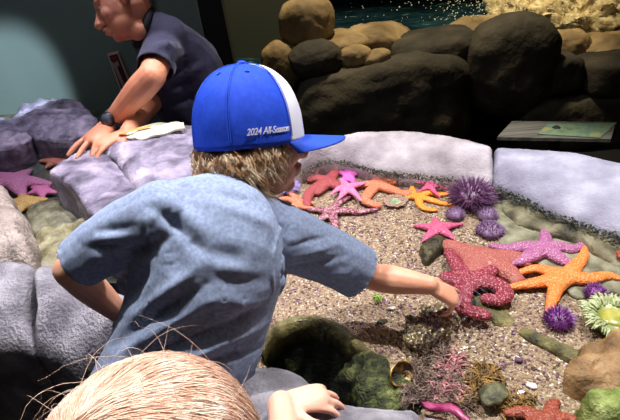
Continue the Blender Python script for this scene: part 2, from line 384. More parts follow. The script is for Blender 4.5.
# ------------------------------------------------------------------ touch pool: sand
def inpoly(x, y, poly):
    r = False; n = len(poly)
    for i in range(n):
        a, b = poly[i], poly[(i + 1) % n]
        if (a[1] > y) != (b[1] > y) and x < (b[0] - a[0]) * (y - a[1]) / (b[1] - a[1]) + a[0]: r = not r
    return r
def pdist(x, y, poly):
    d = 9; n = len(poly)
    for i in range(n):
        a, b = poly[i], poly[(i + 1) % n]; ex, ey = b[0] - a[0], b[1] - a[1]
        t = max(0, min(1, ((x - a[0]) * ex + (y - a[1]) * ey) / (ex * ex + ey * ey + 1e-9)))
        d = min(d, math.hypot(x - a[0] - ex * t, y - a[1] - ey * t))
    return d
pool_px = [(250, 172), (300, 155), (345, 148), (400, 152), (450, 158), (500, 168), (560, 185), (640, 215), (700, 260), (700, 500), (560, 470), (440, 440),
           (330, 425), (300, 390), (250, 372), (225, 330), (215, 250)]
pool = [P(x, y, Z0) for x, y in pool_px]
pit_px = [(258, 350), (280, 326), (310, 321), (334, 328), (352, 345), (372, 360), (398, 378), (425, 400), (405, 432), (330, 420), (300, 392), (272, 372)]
pit = [P(x, y, Z0) for x, y in pit_px]
xs = [p.x for p in pool]; ys = [p.y for p in pool]; st = .011
bm = bmesh.new(); vs = {}
i0, i1 = int(min(xs) / st) - 1, int(max(xs) / st) + 1; j0, j1 = int(min(ys) / st) - 1, int(max(ys) / st) + 1
def sandz(x, y):
    z = Z0 + .006 * fnoise(V((x, y, 0)), 6, 3) + .002 * noise.noise(V((x, y, 0)) * 60)
    if inpoly(x, y, pit):
        d = pdist(x, y, pit); z -= .17 * min(1, d / .035) ** .7 - .02 * fnoise(V((x, y, 2)), 30, 3) * min(1, d / .03)
    return z
for i in range(i0, i1 + 1):
    for j in range(j0, j1 + 1):
        x, y = i * st, j * st
        if inpoly(x, y, pool): vs[i, j] = bm.verts.new((x, y, sandz(x, y)))
for (i, j), v in vs.items():
    if (i + 1, j) in vs and (i, j + 1) in vs and (i + 1, j + 1) in vs:
        f = bm.faces.new((v, vs[i + 1, j], vs[i + 1, j + 1], vs[i, j + 1]))
        x, y = (i + .5) * st, (j + .5) * st
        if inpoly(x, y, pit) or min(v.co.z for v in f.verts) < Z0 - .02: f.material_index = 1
tag(link('sand_bed', bm, [sand_m, moss_m]), 'coarse tan and purple shell sand on the touch pool floor', 'sand', kind='stuff')
# loose grit
inner = [P(x, y, Z0) for x, y in [(300, 200), (420, 205), (500, 245), (560, 300), (560, 345), (600, 380), (500, 400), (420, 380), (372, 345), (330, 315), (280, 300), (300, 235)]]
for nm, lab, m_, cnt, sz in (('purple_grit', 'broken purple shell grit scattered over the sand', mat('grit_purple', [(.4, C(84, 54, 84)), (.6, C(140, 104, 140))], scale=40, rough=.5), 900, .0026),
                             ('white_grit', 'broken white shell grit scattered over the sand', mat('grit_white', C(226, 216, 200), rough=.5), 700, .0022),
                             ('brown_grit', 'dark brown grit scattered over the sand', mat('grit_brown', C(84, 62, 46), rough=.6), 900, .0026)):
    bm = bmesh.new(); k = 0; xs_ = [p.x for p in inner]; ys_ = [p.y for p in inner]
    while k < cnt:
        x, y = random.uniform(min(xs_), max(xs_)), random.uniform(min(ys_), max(ys_))
        if not inpoly(x, y, inner) or inpoly(x, y, pit) or noise.noise(V((x * 14, y * 14, len(nm)))) < random.uniform(-.5, .35): continue
        q = random.uniform(.5, 1.5) * sz; k += 1
        bmesh.ops.create_icosphere(bm, subdivisions=1, radius=1, matrix=Matrix.Translation((x, y, sandz(x, y) + q * .2)) @ Matrix.Rotation(random.uniform(0, 6), 4, 'Z') @ Matrix.Diagonal((q * 1.5, q * .8, q * .6, 1)))
    tag(link(nm, bm, m_), lab, 'grit', kind='stuff')
# ------------------------------------------------------------------ touch pool: rim
def rim(name, m, label, *a, **k): return tag(link(name, band(*a, **k), m), label, 'rock')
rim('pool_rim_stone', rim_m, 'long pale rounded rim stone behind the starfish, left of the rim seam',
    [(215, 165), (260, 150), (300, 146), (335, 140), (365, 134), (400, 132), (440, 136), (470, 142), (493, 149)], .60,
    [(215, 200), (262, 196), (292, 178), (322, 163), (348, 163), (376, 171), (398, 174), (440, 178), (492, 187)], .545, .035, .0, .44, amp=.007)
rim('pool_rim_stone', rimr_m, 'pale lavender rim stone curving to the right edge, right of the rim seam',
    [(494, 149), (520, 150), (550, 152), (585, 157), (620, 164), (660, 176), (720, 205)], .60,
    [(493, 187), (517, 196), (549, 212), (581, 224), (620, 236), (655, 250), (700, 275)], .545, .035, .0, .44, amp=.007)
rim('pool_rim_stone', rimr_m, 'lavender rim stone closing the right end of the touch pool', [(722, 206), (770, 260), (790, 360), (770, 520)], .60, [(690, 262), (686, 320), (672, 390), (640, 452)], .545, .035, .0, .44, amp=.007)
rim('pool_rim_stone', grey_m, 'grey rim stone closing the left end of the left pool', [(-150, 108), (-165, 180), (-160, 260), (-100, 340)], .60, [(-70, 120), (-84, 170), (-88, 220), (-60, 280)], .545, .035, .0, .44, amp=.007)
# algae fringe strips on the waterline
def fringe(name, label, px, w):
    q = [P(x, y, .553) for x, y in px]; bm = bmesh.new()
    pts = crom([tuple(p) for p in q], 14)
    for p in pts:
        p = V(p)
        for k in range(9):
            c = p + V((random.gauss(0, w), random.gauss(0, w), random.uniform(-.012, .004)))
            bmesh.ops.create_icosphere(bm, subdivisions=1, radius=random.uniform(.0012, .0038), matrix=Matrix.Translation(c))
    tag(link(name, bm, algae_m), label, 'algae', kind='stuff')
fringe('algae_fringe', 'dark green algae along the waterline of the left rim stone', [(300, 174), (322, 162), (348, 163), (376, 171), (398, 174), (440, 178), (492, 187)], .006)
fringe('algae_fringe', 'dark green algae along the waterline of the right rim stone', [(493, 187), (517, 196), (549, 212), (581, 224), (622, 237)], .007)
# submerged ledge at the right under the rim
prock('submerged_rock', [(500, 192), (545, 212), (590, 228), (625, 240), (625, 268), (600, 262), (575, 246), (540, 236), (508, 222)], .502, .535, .46,
      mat('ledge_rock', [(.35, C(52, 50, 34)), (.5, C(104, 98, 72)), (.66, C(140, 136, 112))], scale=16, rough=.6, bump=.6, bscale=90, detail=10), 'mottled dark rock ledge under water below the lavender rim stone', k=3, amp=.012)
prock('submerged_rock', [(497, 190), (520, 205), (530, 240), (560, 244), (620, 262), (640, 300), (600, 292), (575, 300), (540, 268), (500, 246), (492, 214)], .498, .512, .46,
      mat('pale_green_bed', [(.35, C(88, 86, 66)), (.5, C(124, 122, 98)), (.66, C(152, 150, 128))], scale=22, rough=.7, bump=.4, bscale=120, detail=9), 'pale green flat stone under the purple and orange starfish', k=5, amp=.004)
rim('pool_rim_stone', grey_m, 'grey speckled front rim stone under the small child\'s hand',
    [(118, 470), (170, 480), (240, 470), (330, 480), (430, 500)], .60,
    [(205, 365), (255, 368), (292, 372), (326, 398), (360, 412), (420, 414)], .59, .05, .0, .40, amp=.006)
rim('pool_rim_stone', grey_m, 'grey front rim stone along the bottom edge, right of the small hand',
    [(430, 520), (520, 520), (640, 520)], .58, [(420, 416), (470, 424), (560, 440), (640, 450)], .56, .03, .0, .40, amp=.006)
rim('pool_rim_stone', grey_m, 'big pitted grey rim stone below the boy\'s bent left elbow',
    [(37, 350), (70, 366), (110, 368), (200, 378)], .53, [(40, 274), (70, 272), (112, 290), (190, 330)], .61, .055, .0, .42, amp=.012, powr=.5)
rim('pool_rim_stone', grey_m, 'grey rim stone at the left edge, left of the pitted stone',
    [(-50, 352), (-20, 354), (35, 352)], .53, [(-50, 262), (0, 262), (38, 273)], .61, .05, .0, .42, amp=.012, powr=.5)
prock('pool_rim_stone', [(-40, 195), (0, 199), (13, 203), (26, 222), (36, 248), (38, 272), (15, 276), (-40, 274)], .60, .70, 0, pinkst_m, 'smooth pale pinkish stone at the left edge above the grey rim stones', k=2.4, amp=.008)
# left rocks
prock('boulder', [(51, 177), (73, 162), (98, 153), (116, 166), (131, 187), (150, 205), (140, 230), (108, 232), (92, 222), (82, 206), (68, 190)], .655, .69, .40, purp_m,
      'flat-topped violet boulder under the man\'s fingertips', k=5, amp=.008, )
prock('boulder', [(90, 147), (110, 136), (150, 133), (194, 131), (230, 134), (240, 175), (200, 186), (152, 205), (131, 187), (115, 166)], .665, .71, .40, purp_m,
      'large violet boulder behind the boy\'s shoulder, holding the folded cloth', k=3.4, amp=.012)
prock('boulder', [(12, 128), (26, 112), (52, 105), (80, 107), (92, 118), (96, 134), (60, 142), (30, 140)], .60, .655, 0, purp_m,
      'rounded violet boulder at the back of the left pool beside the man\'s wrist', k=2.2, amp=.02, ns=12)
prock('boulder', [(-60, 134), (-30, 124), (0, 120), (20, 126), (34, 138), (22, 146), (0, 152), (-60, 160)], .60, .64, 0, purp_m,
      'low violet boulder at the left edge behind the left pool', k=2.2, amp=.015, ns=12)
prock('wet_rock', [(38, 243), (60, 236), (88, 226), (100, 236), (96, 262), (70, 276), (40, 278)], .555, .60, .44, wet_m, 'wet grey-green rock in the left pool below the violet boulder', k=4, amp=.012, ns=14)
prock('wet_rock', [(30, 214), (55, 205), (72, 212), (88, 226), (60, 238), (38, 244)], .53, .565, .44, wet_m, 'low olive wet rock between the left pool and the violet boulder', k=3, amp=.012, ns=14)
# left pool bed and water
bm = bmesh.new(); g = []
lp = [P(x, y, Z0) for x, y in [(-90, 118), (30, 108), (110, 112), (140, 170), (150, 230), (110, 290), (40, 290), (-90, 290)]]
xs = [p.x for p in lp]; ys = [p.y for p in lp]; vs = {}; st = .02
for i in range(int(min(xs) / st) - 1, int(max(xs) / st) + 2):
    for j in range(int(min(ys) / st) - 1, int(max(ys) / st) + 2):
        x, y = i * st, j * st
        if inpoly(x, y, lp): vs[i, j] = bm.verts.new((x, y, Z0 + .012 * fnoise(V((x, y, 0)), 5, 4)))
for (i, j), v in vs.items():
    if (i + 1, j) in vs and (i, j + 1) in vs and (i + 1, j + 1) in vs: bm.faces.new((v, vs[i + 1, j], vs[i + 1, j + 1], vs[i, j + 1]))
tag(link('pool_bed', bm, bed_m), 'dark mottled stony bed of the left pool', 'pool bed', kind='stuff')
def watermat(name, rings=None, sc=14, st=.35, tint=(1, 1, 1, 1)):
    m = bpy.data.materials.new(name); m.use_nodes = True; N = m.node_tree.nodes; L = m.node_tree.links
    N.remove(N['Principled BSDF']); o = N['Material Output']
    tr = N.new('ShaderNodeBsdfTransparent'); tr.inputs[0].default_value = tint
    gl = N.new('ShaderNodeBsdfGlossy'); gl.inputs['Roughness'].default_value = .04
    fr = N.new('ShaderNodeFresnel'); fr.inputs['IOR'].default_value = 1.33; mx = N.new('ShaderNodeMixShader')
    tc = N.new('ShaderNodeTexCoord'); t = N.new('ShaderNodeTexNoise'); t.inputs['Scale'].default_value = sc; t.inputs['Detail'].default_value = 3
    L.new(tc.outputs['Object'], t.inputs['Vector']); h = t.outputs['Fac']
    if rings is not None:
        mp = N.new('ShaderNodeMapping'); mp.inputs['Location'].default_value = -rings; L.new(tc.outputs['Object'], mp.inputs[0])
        ln = N.new('ShaderNodeVectorMath'); ln.operation = 'LENGTH'; L.new(mp.outputs[0], ln.inputs[0])
        mu = N.new('ShaderNodeMath'); mu.operation = 'MULTIPLY'; mu.inputs[1].default_value = 390; L.new(ln.outputs['Value'], mu.inputs[0])
        sn = N.new('ShaderNodeMath'); sn.operation = 'SINE'; L.new(mu.outputs[0], sn.inputs[0])
        fa = N.new('ShaderNodeMapRange'); fa.inputs['From Min'].default_value = .03; fa.inputs['From Max'].default_value = .16; fa.inputs['To Min'].default_value = .8; fa.inputs['To Max'].default_value = 0
        L.new(ln.outputs['Value'], fa.inputs['Value'])
        m2 = N.new('ShaderNodeMath'); m2.operation = 'MULTIPLY'; L.new(sn.outputs[0], m2.inputs[0]); L.new(fa.outputs[0], m2.inputs[1])
        ad = N.new('ShaderNodeMath'); L.new(m2.outputs[0], ad.inputs[0]); L.new(h, ad.inputs[1]); h = ad.outputs[0]
    bn = N.new('ShaderNodeBump'); bn.inputs['Strength'].default_value = st; bn.inputs['Distance'].default_value = .01
    L.new(h, bn.inputs['Height']); L.new(bn.outputs[0], gl.inputs['Normal']); L.new(bn.outputs[0], fr.inputs['Normal'])
    L.new(fr.outputs[0], mx.inputs[0]); L.new(tr.outputs[0], mx.inputs[1]); L.new(gl.outputs[0], mx.inputs[2]); L.new(mx.outputs[0], o.inputs[0])
    return m
def watersheet(name, px, z, m, label, o=None):
    bm = bmesh.new(); f = bm.faces.new([bm.verts.new(P(x, y, z)) for x, y in px]); f.normal_update()
    if f.normal.z < 0: f.normal_flip()
    bmesh.ops.triangulate(bm, faces=bm.faces)
    return tag(link(name, bm, m, smooth=False, origin=o), label, 'water', kind='stuff')
rc = P(447, 306, .565)
watersheet('pool_water', [(255, 195), (295, 172), (330, 155), (380, 155), (440, 165), (500, 175), (560, 200), (640, 232), (700, 265), (700, 470), (560, 450), (430, 424), (360, 420), (320, 405), (290, 380), (258, 372), (240, 300)],
           .562, watermat('clear_water', V((rc.x, rc.y, 0)), 16, .5), 'clear shallow rippled water over the sand in the touch pool', o=V((0, 0, .562)))
watersheet('pool_water', [(-90, 118), (20, 122), (100, 120), (130, 170), (140, 225), (100, 275), (30, 285), (-90, 280)], .575, watermat('left_water', None, 9, .8, (.86, .88, .94, 1)),
           'rippled blue-grey water of the left pool beside the violet boulders', o=V((0, 0, .575)))
# ------------------------------------------------------------------ sea stars
def star(px, arms, w_, m, label, name='starfish', z=Z0 + .006, tip=.35, flat=.62, body=1.0, base=None, voxel=.0028, smooth=3, lift=None):
    """px: centre pixel; arms: list of pixel polylines out of the centre; w: arm half width at root (m)"""
    w = w_ * 1.17; c = P(*px, z); bm = bmesh.new(); up = V((0, 0, 1))
    ell(bm, c + V((0, 0, w * flat * .45)), (w * 1.25 * body, w * 1.25 * body, w * flat * 1.05))
    for a in arms:
        pts = [c] + [P(x, y, z) for x, y in a]; n = len(pts)
        rad = [w * (1 - (1 - tip) * (i / (n - 1)) ** 1.1) for i in range(n)]
        pts = [p + V((0, 0, r * flat * .55 + (lift or 0))) for p, r in zip(pts, rad)]
        limb(bm, pts, rad, squash=(up, flat))
    me = fuse(bm, voxel, smooth)
    displace(me, lambda p: .0009 * noise.noise(p * 260) + .0012 * noise.noise(p * 70))
    return tag(link(name, me, m), label, 'starfish')
or_m = starmat('star_orange', C(232, 122, 50), C(246, 178, 120), 210)
or2_m = starmat('star_salmon', C(206, 112, 78), C(232, 164, 134), 230)
yel_m = starmat('star_amber', C(234, 138, 40), C(248, 186, 100), 230)
pk_m = starmat('star_pink', C(214, 112, 156), C(236, 160, 190), 260)
mg_m = starmat('star_magenta', C(194, 88, 166), C(222, 138, 200), 260)
bat_m = starmat('star_rose', C(192, 78, 118), C(216, 124, 156), 260)
pu_m = starmat('star_purple', C(156, 88, 132), C(206, 160, 190), 210)
re_m = starmat('star_red', C(146, 62, 64), C(178, 96, 94), 260)
ma_m = starmat('star_maroon', C(126, 36, 54), C(206, 134, 142), 190)
br_m = starmat('star_brick', C(158, 84, 76), C(190, 134, 122), 230)
st_m = mat('star_striped', [(.40, C(112, 44, 62)), (.5, C(140, 66, 84)), (.56, C(216, 190, 196)), (.6, C(126, 54, 72))], scale=120, rough=.5, bump=.5, bscale=260, coat=.3, detail=2)
star((377, 187), [[(378, 180), (379, 174)], [(393, 183), (410, 181), (426, 180)], [(390, 191), (402, 195), (411, 194)], [(368, 196), (366, 203), (378, 207)], [(368, 186), (360, 186)]], .0185, or2_m,
     'salmon orange starfish with a long right arm below the left rim stone', tip=.62)
star((328, 184), [[(333, 177), (336, 171)], [(318, 180), (310, 181)], [(315, 190), (308, 198), (307, 207)], [(338, 188), (350, 193)], [(322, 190), (318, 194)]], .021, re_m, 'dark brick red starfish nearest the boy\'s chin', tip=.6)
star((349, 177), [[(341, 174), (332, 174)], [(347, 171), (346, 166)], [(358, 174), (367, 174)], [(353, 183), (358, 190)], [(343, 182), (338, 187)]], .016, mg_m, 'magenta starfish with pointed arms at the pool\'s back edge', tip=.2)
star((347, 189), [[(339, 190), (331, 195)], [(344, 184), (340, 180)], [(357, 186), (366, 183)], [(354, 194), (361, 201)], [(343, 195), (338, 200)]], .016, pk_m, 'pink starfish between the brick red and salmon starfish', tip=.25, z=Z0 + .018)
star((331, 214), [[(338, 205), (349, 198)], [(345, 212), (358, 213), (376, 210)], [(335, 224), (335, 238)], [(321, 220), (309, 224)], [(320, 211), (308, 210)]], .015, st_m, 'striped maroon and white starfish on the sand by the boy\'s shoulder', tip=.4)
star((418, 198), [[(413, 193), (412, 188)], [(412, 198), (406, 198)], [(430, 194), (440, 196), (452, 193)], [(430, 201), (440, 204), (454, 206)], [(420, 206), (426, 210), (436, 211)]], .0125, yel_m, 'small amber starfish beside the grey disc anemone', tip=.55)
star((430, 187), [[(431, 182), (430, 178)], [(438, 187), (447, 189)], [(434, 192), (440, 198)], [(423, 190), (416, 192)], [(424, 184), (416, 183)]], .011, bat_m, 'small rose starfish lying over the amber starfish', tip=.2, z=Z0 + .02)
star((438, 230), [[(436, 224), (434, 217)], [(450, 227), (464, 224)], [(447, 235), (456, 241)], [(430, 236), (422, 242)], [(425, 228), (413, 226)]], .019, bat_m, 'flat rose pink starfish alone on the open sand', tip=.15)
star((297, 204), [[(303, 208), (312, 209)], [(306, 202), (313, 204)], [(288, 200), (280, 200)], [(295, 198), (290, 194)], [(292, 211), (284, 214)]], .012, or2_m, 'small pale orange starfish curled beside the boy\'s neck', tip=.6)
star((545, 251), [[(545, 242), (545, 231)], [(560, 249), (572, 251), (581, 246)], [(525, 249), (508, 250), (492, 247)], [(527, 260), (512, 264), (498, 262)], [(558, 260), (566, 264), (574, 264)]], .021, pu_m,
     'purple starfish with white speckles above the large orange starfish', tip=.45, z=Z0 + .012)
star((566, 279), [[(575, 268), (583, 258), (584, 247)], [(588, 281), (606, 277), (622, 280)], [(556, 290), (552, 302), (548, 311)], [(545, 283), (527, 286), (505, 289)], [(550, 274), (535, 270), (517, 274)]], .020, or_m,
     'large bright orange starfish at the right with a long arm to the maroon starfish', tip=.35, z=Z0 + .012)
star((481, 264), [[(467, 257), (452, 250), (447, 247)], [(500, 262), (517, 262), (524, 264)], [(505, 274), (516, 282)], [(470, 276), (455, 280)], [(478, 278), (490, 286)]], .032, br_m,
     'wide dusty pink-orange starfish under the ripples above the maroon starfish', tip=.55, body=1.2)
star((466, 284), [[(457, 268), (450, 255)], [(480, 284), (497, 287), (505, 296), (498, 302), (487, 301)], [(462, 300), (464, 311), (484, 317)], [(455, 283), (446, 278)], [(482, 278), (492, 272)]], .021, ma_m,
     'dark maroon starfish with curled arms at the boy\'s fingertips', tip=.7, z=Z0 + .02, body=1.2)
star((548, 424), [[(525, 414), (508, 414)], [(565, 420), (590, 428)], [(548, 430), (550, 445)], [(530, 428), (520, 440)], [(552, 408), (556, 404)]], .014, starmat('star_rust', C(138, 62, 44), C(170, 96, 70)), 'rust red starfish arm among weed at the bottom edge', tip=.6)
# left pool stars
def lstar(cx, cy, rx, ry, m, label, ph=0, w=.03, z=.515):
    arms = [[(cx + rx * cos(ph + k * 2 * pi / 5) * .55, cy + ry * sin(ph + k * 2 * pi / 5) * .55), (cx + rx * cos(ph + k * 2 * pi / 5), cy + ry * sin(ph + k * 2 * pi / 5))] for k in range(5)]
    star((cx, cy), arms, w, m, label, z=z, tip=.35, voxel=.004)
lstar(48, 150, 26, 9, starmat('star_coral', C(216, 96, 104), C(234, 150, 140)), 'coral red starfish under water in front of the rounded violet boulder', .3)
lstar(56, 163, 16, 6, or2_m, 'small orange starfish under water left of the man\'s fingers', .9, w=.022)
lstar(16, 184, 34, 13, starmat('star_mauve', C(196, 116, 150), C(222, 166, 180)), 'mauve starfish under water at the left edge', .1, w=.035)
lstar(27, 205, 22, 9, starmat('star_ochre', C(204, 160, 84), C(226, 196, 130)), 'yellow-ochre starfish under water above the pale pinkish stone', .7, w=.026)
lstar(42, 192, 14, 6, pk_m, 'small pink starfish under water left of the violet boulder', .2, w=.02)
# ------------------------------------------------------------------ urchins, anemones
def urchin(px, rpx, m, label, n=260, sp=.55, group=None, flat=.62):
    c = P(*px, Z0); r = rpx / pxm(c); t = thing('sea_urchin', c, label, 'sea urchin')
    cc = c + V((0, 0, r * flat * .62)); b = r * (1 - sp * .62)
    bm = bmesh.new(); ell(bm, cc, (b, b, b * flat)); link('body', bm, m, t)
    bm = bmesh.new()
    for i in range(n):
        z = 1 - 1.35 * (i + .5) / n; ph = i * 2.39996; q = math.sqrt(max(0, 1 - z * z)); d = V((q * cos(ph), q * sin(ph), z)) + V((random.gauss(0, .07), random.gauss(0, .07), random.gauss(0, .07)))
        d.normalize(); s = cc + V((d.x, d.y, d.z * flat)) * b * .9; e = cc + V((d.x, d.y, d.z * (flat + .15))) * r * random.uniform(.88, 1.08)
        if e.z < Z0: e.z = Z0 + .001
        x = d.orthogonal().normalized(); y = d.cross(x); w = r * .035
        a = [bm.verts.new(s + x * w * cos(k * 2.094) + y * w * sin(k * 2.094)) for k in range(3)]; tipv = bm.verts.new(e)
        for k in range(3): bm.faces.new((a[k], a[(k + 1) % 3], tipv))
    o = link('spines', bm, m, t, smooth=False); o['kind'] = 'stuff'
    return t
ur_m = mat('urchin_purple', [(.35, C(86, 54, 88)), (.6, C(138, 98, 136))], scale=80, rough=.45)
ur2_m = mat('urchin_violet', [(.35, C(92, 40, 104)), (.6, C(138, 76, 150))], scale=80, rough=.45)
ur3_m = mat('urchin_grey', [(.35, C(92, 66, 104)), (.6, C(140, 112, 146))], scale=80, rough=.5)
ur4_m = mat('urchin_lilac', [(.35, C(140, 120, 190)), (.6, C(186, 170, 222))], scale=80, rough=.5)
urchin((471, 205), 27, ur_m, 'largest purple sea urchin, under the left rim stone seam', n=420)
urchin((455, 218), 11, ur3_m, 'small grey-purple urchin at the left under the largest urchin', n=300, sp=.3)
urchin((487, 219), 12, ur3_m, 'small grey-purple urchin at the right under the largest urchin', n=300, sp=.3)
urchin((490, 234), 16, ur3_m, 'flattened grey-purple urchin nearest the purple starfish', n=380, sp=.3, flat=.45)
urchin((558, 324), 18, ur2_m, 'bright violet sea urchin on the sand below the orange starfish', n=320)
urchin((595, 297), 14, ur2_m, 'violet sea urchin above the green anemone', n=260)
urchin((290, 192), 13, ur4_m, 'pale lilac spiny urchin beside the boy\'s mouth', n=200)
# disc anemone
def anemone(px, rpx, label, m1, m2, mt, nt=90, tl=.35, h=.02):
    c = P(*px, Z0); r = rpx / pxm(c); t = thing('sea_anemone', c, label, 'sea anemone')
    bm = bmesh.new(); seg = 40; prof = [(.75, 0), (.85, h * .5), (1, h), (.93, h * 1.15), (.6, h * .9), (.3, h * .7), (.12, h * .8), (.02, h * .5)]; rings = []
    for q, z in prof: rings.append([bm.verts.new(c + V((r * q * cos(2 * pi * i / seg) * (1 + .06 * sin(i * 1.3)), r * q * sin(2 * pi * i / seg) * (1 + .06 * sin(i * 1.3)), z))) for i in range(seg)])
    for a, b in zip(rings, rings[1:]):
        for i in range(seg): bm.faces.new((a[i], a[(i + 1) % seg], b[(i + 1) % seg], b[i]))
    bm.faces.new(rings[-1]); bm.faces.new(list(reversed(rings[0])))
    bmesh.ops.recalc_face_normals(bm, faces=bm.faces); link('column', bm, m1, t)
    bm = bmesh.new(); ell(bm, c + V((0, 0, h * .82)), (r * .5, r * .5, h * .25)); link('mouth_disc', bm, m2, t)
    bm = bmesh.new()
    for i in range(nt):
        ph = i * 2.39996; q = random.uniform(.6, 1.0); d = V((cos(ph), sin(ph), 0)); s = c + d * r * q + V((0, 0, h)); L_ = r * tl * random.uniform(.7, 1.1)
        limb(bm, [s, s + d * L_ * .5 + V((0, 0, L_ * .35)), s + d * L_ + V((random.gauss(0, .003), 0, L_ * .1))], [r * .05, r * .045, r * .015], seg=6, n=3)
    o = link('tentacles', bm, mt, t); o['kind'] = 'stuff'
anemone((395, 204), 12, 'flat grey-green disc anemone with a brown ring between starfish', mat('anem_brown', C(150, 120, 104), rough=.5), mat('anem_green', [(.4, C(110, 128, 96)), (.6, C(160, 172, 140))], scale=60, rough=.5), mat('anem_fringe', C(168, 146, 126), rough=.5), 70, .16, .012)
an_m = mat('anem_pale', [(.35, C(104, 118, 62)), (.6, C(158, 168, 108))], scale=30, rough=.35, coat=.4)
anemone((612, 326), 27, 'large pale green anemone at the right edge', an_m, mat('anem_disc', [(.4, C(140, 140, 52)), (.6, C(184, 180, 96))], scale=30, rough=.3, coat=.5), mat('anem_tent', [(.4, C(140, 150, 104)), (.6, C(184, 192, 150))], scale=60, rough=.4), 170, .34, .03)
anemone((624, 265), 9, 'small brick red anemone at the right edge beside the orange starfish', mat('anem_red', C(150, 66, 44), rough=.5), mat('anem_red2', C(176, 84, 54), rough=.5), mat('anem_red3', C(190, 104, 70), rough=.5), 40, .2, .03)
# ------------------------------------------------------------------ small rocks, weed, shells in the touch pool
prock('rock', [(421, 262), (420, 250), (428, 243), (440, 241), (446, 247), (438, 258), (428, 266)], Z0, .53, .47, darkrk_m, 'small dark green rock above the boy\'s hand', amp=.006, ns=20)
prock('rock', [(402, 352), (406, 334), (420, 320), (440, 312), (455, 318), (450, 334), (436, 346), (418, 360)], Z0, .545, .47, shelly_m, 'rough shelly brown rock under the ripples below the boy\'s hand', amp=.02, ns=28, fine=.004)
prock('rock', [(468, 304), (478, 296), (490, 304), (508, 312), (514, 326), (500, 328), (486, 318)], Z0 - .004, .512, .47, olive_m, 'flat olive stone between the maroon starfish\'s curled arms', amp=.004, ns=20)
prock('rock', [(518, 333), (526, 331), (548, 342), (570, 352), (588, 360), (590, 368), (572, 364), (548, 352), (526, 341)], Z0 - .004, .512, .47, olive_m, 'long low olive ridge of rock across the sand, below the bright violet urchin', amp=.007, ns=20)
prock('rock', [(560, 388), (575, 366), (590, 350), (625, 338), (660, 350), (660, 400), (620, 410), (588, 404)], Z0, .56, .45, brownrk_m, 'big brown sloping rock at the right edge below the anemone', k=2.4, amp=.014, ns=14)
prock('rock', [(572, 420), (590, 406), (625, 402), (660, 410), (660, 450), (600, 446)], Z0, .575, .45, green_m, 'bright green algae-covered rock in the bottom right corner', amp=.012, ns=20)
prock('rock', [(350, 414), (338, 398), (346, 378), (364, 368), (388, 378), (408, 394), (426, 412), (410, 436), (370, 434)], .43, .515, .33, mat('moss_bright', [(.34, C(22, 25, 12)), (.5, C(52, 58, 28)), (.62, C(96, 102, 52)), (.76, C(160, 164, 104))], scale=36, rough=.55, bump=.9, bscale=150, detail=11), 'moss-covered boulder right of the small child\'s hand', amp=.014, ns=20)
# olive lip of the pit
rim('rock', olive_m, 'curved olive rock lip along the top of the dark mossy hollow', [(256, 348), (276, 324), (305, 315), (335, 321), (360, 340), (385, 362)], .503,
    [(263, 352), (281, 329), (307, 321), (332, 327), (354, 346), (377, 366)], .50, .006, .45, .485, nu=10, nv=8, amp=.004, ns=22)
# cupped shell
bm = bmesh.new(); c = P(396, 373, Z0 + .012); Rq = Matrix.Rotation(radians(35), 3, 'Z') @ Matrix.Rotation(radians(55), 3, 'X')
n1, n2 = 18, 28; rows = []
for i in range(n1 + 1):
    a = i / n1 * pi * .5; rows.append([bm.verts.new(c + Rq @ V((.030 * sin(a) * cos(2 * pi * j / n2), .024 * sin(a) * sin(2 * pi * j / n2) * (1 + .04 * sin(9 * 2 * pi * j / n2)), .02 * (1 - cos(a))))) for j in range(n2)])
for a, b in zip(rows[0:], rows[1:]):
    for j in range(n2):
        try: bm.faces.new((a[j], a[(j + 1) % n2], b[(j + 1) % n2], b[j]))
        except ValueError: pass
bmesh.ops.remove_doubles(bm, verts=bm.verts, dist=1e-5); bmesh.ops.solidify(bm, geom=bm.faces[:], thickness=.003)
tag(link('empty_shell', bm, mat('shell_gold', [(.4, C(60, 38, 20)), (.52, C(168, 128, 60)), (.64, C(216, 190, 130))], scale=50, rough=.3, coat=.4)), 'open brown shell with a golden inside left of the seaweed tuft', 'shell')
# white shells and pebbles
def pebble(px, rpx, m, label, name='shell_piece', cat='shell', z=Z0 + .004, ar=.6, rot=0):
    c = P(*px, z); r = rpx / pxm(c); bm = bmesh.new(); ell(bm, c, (r, r * ar, r * .35), Matrix.Rotation(rot, 3, 'Z')); bm_displace(bm, lambda p: r * .2 * noise.noise(p * 120))
    return tag(link(name, bm, m), label, cat)
pearl_m = mat('pearl_shell', [(.4, C(206, 196, 196)), (.6, C(236, 232, 232))], scale=60, rough=.3)
pebble((520, 394), 7, pearl_m, 'larger white shell piece right of the seaweed tuft', rot=.4)
pebble((532, 386), 6, pearl_m, 'white shell piece between the seaweed tuft and the olive ridge', rot=-.3)
pebble((392, 308), 4, pearl_m, 'tiny white shell piece below the boy\'s forearm')
pebble((569, 311), 3, pearl_m, 'tiny white shell piece right of the orange starfish\'s lower arm')
pebble((382, 322), 6, darkrk_m, 'small dark brown pebble below the boy\'s forearm', 'pebble', 'pebble', rot=.2)
pebble((347, 249), 4, darkrk_m, 'small dark pebble on the sand near the sleeve of the boy', 'pebble', 'pebble')
pebble((519, 360), 5, mat('peb_purple', C(96, 66, 92), rough=.6), 'purple pebble on the open sand below the olive ridge', 'pebble', 'pebble')
pebble((494, 394), 17, mat('olive_snail', [(.4, C(60, 60, 40)), (.6, C(112, 110, 80))], scale=40, rough=.6, bump=.4), 'smooth olive brown pebble at the right of the seaweed tuft', 'pebble', 'pebble', z=Z0 + .022, ar=.7, rot=.5)
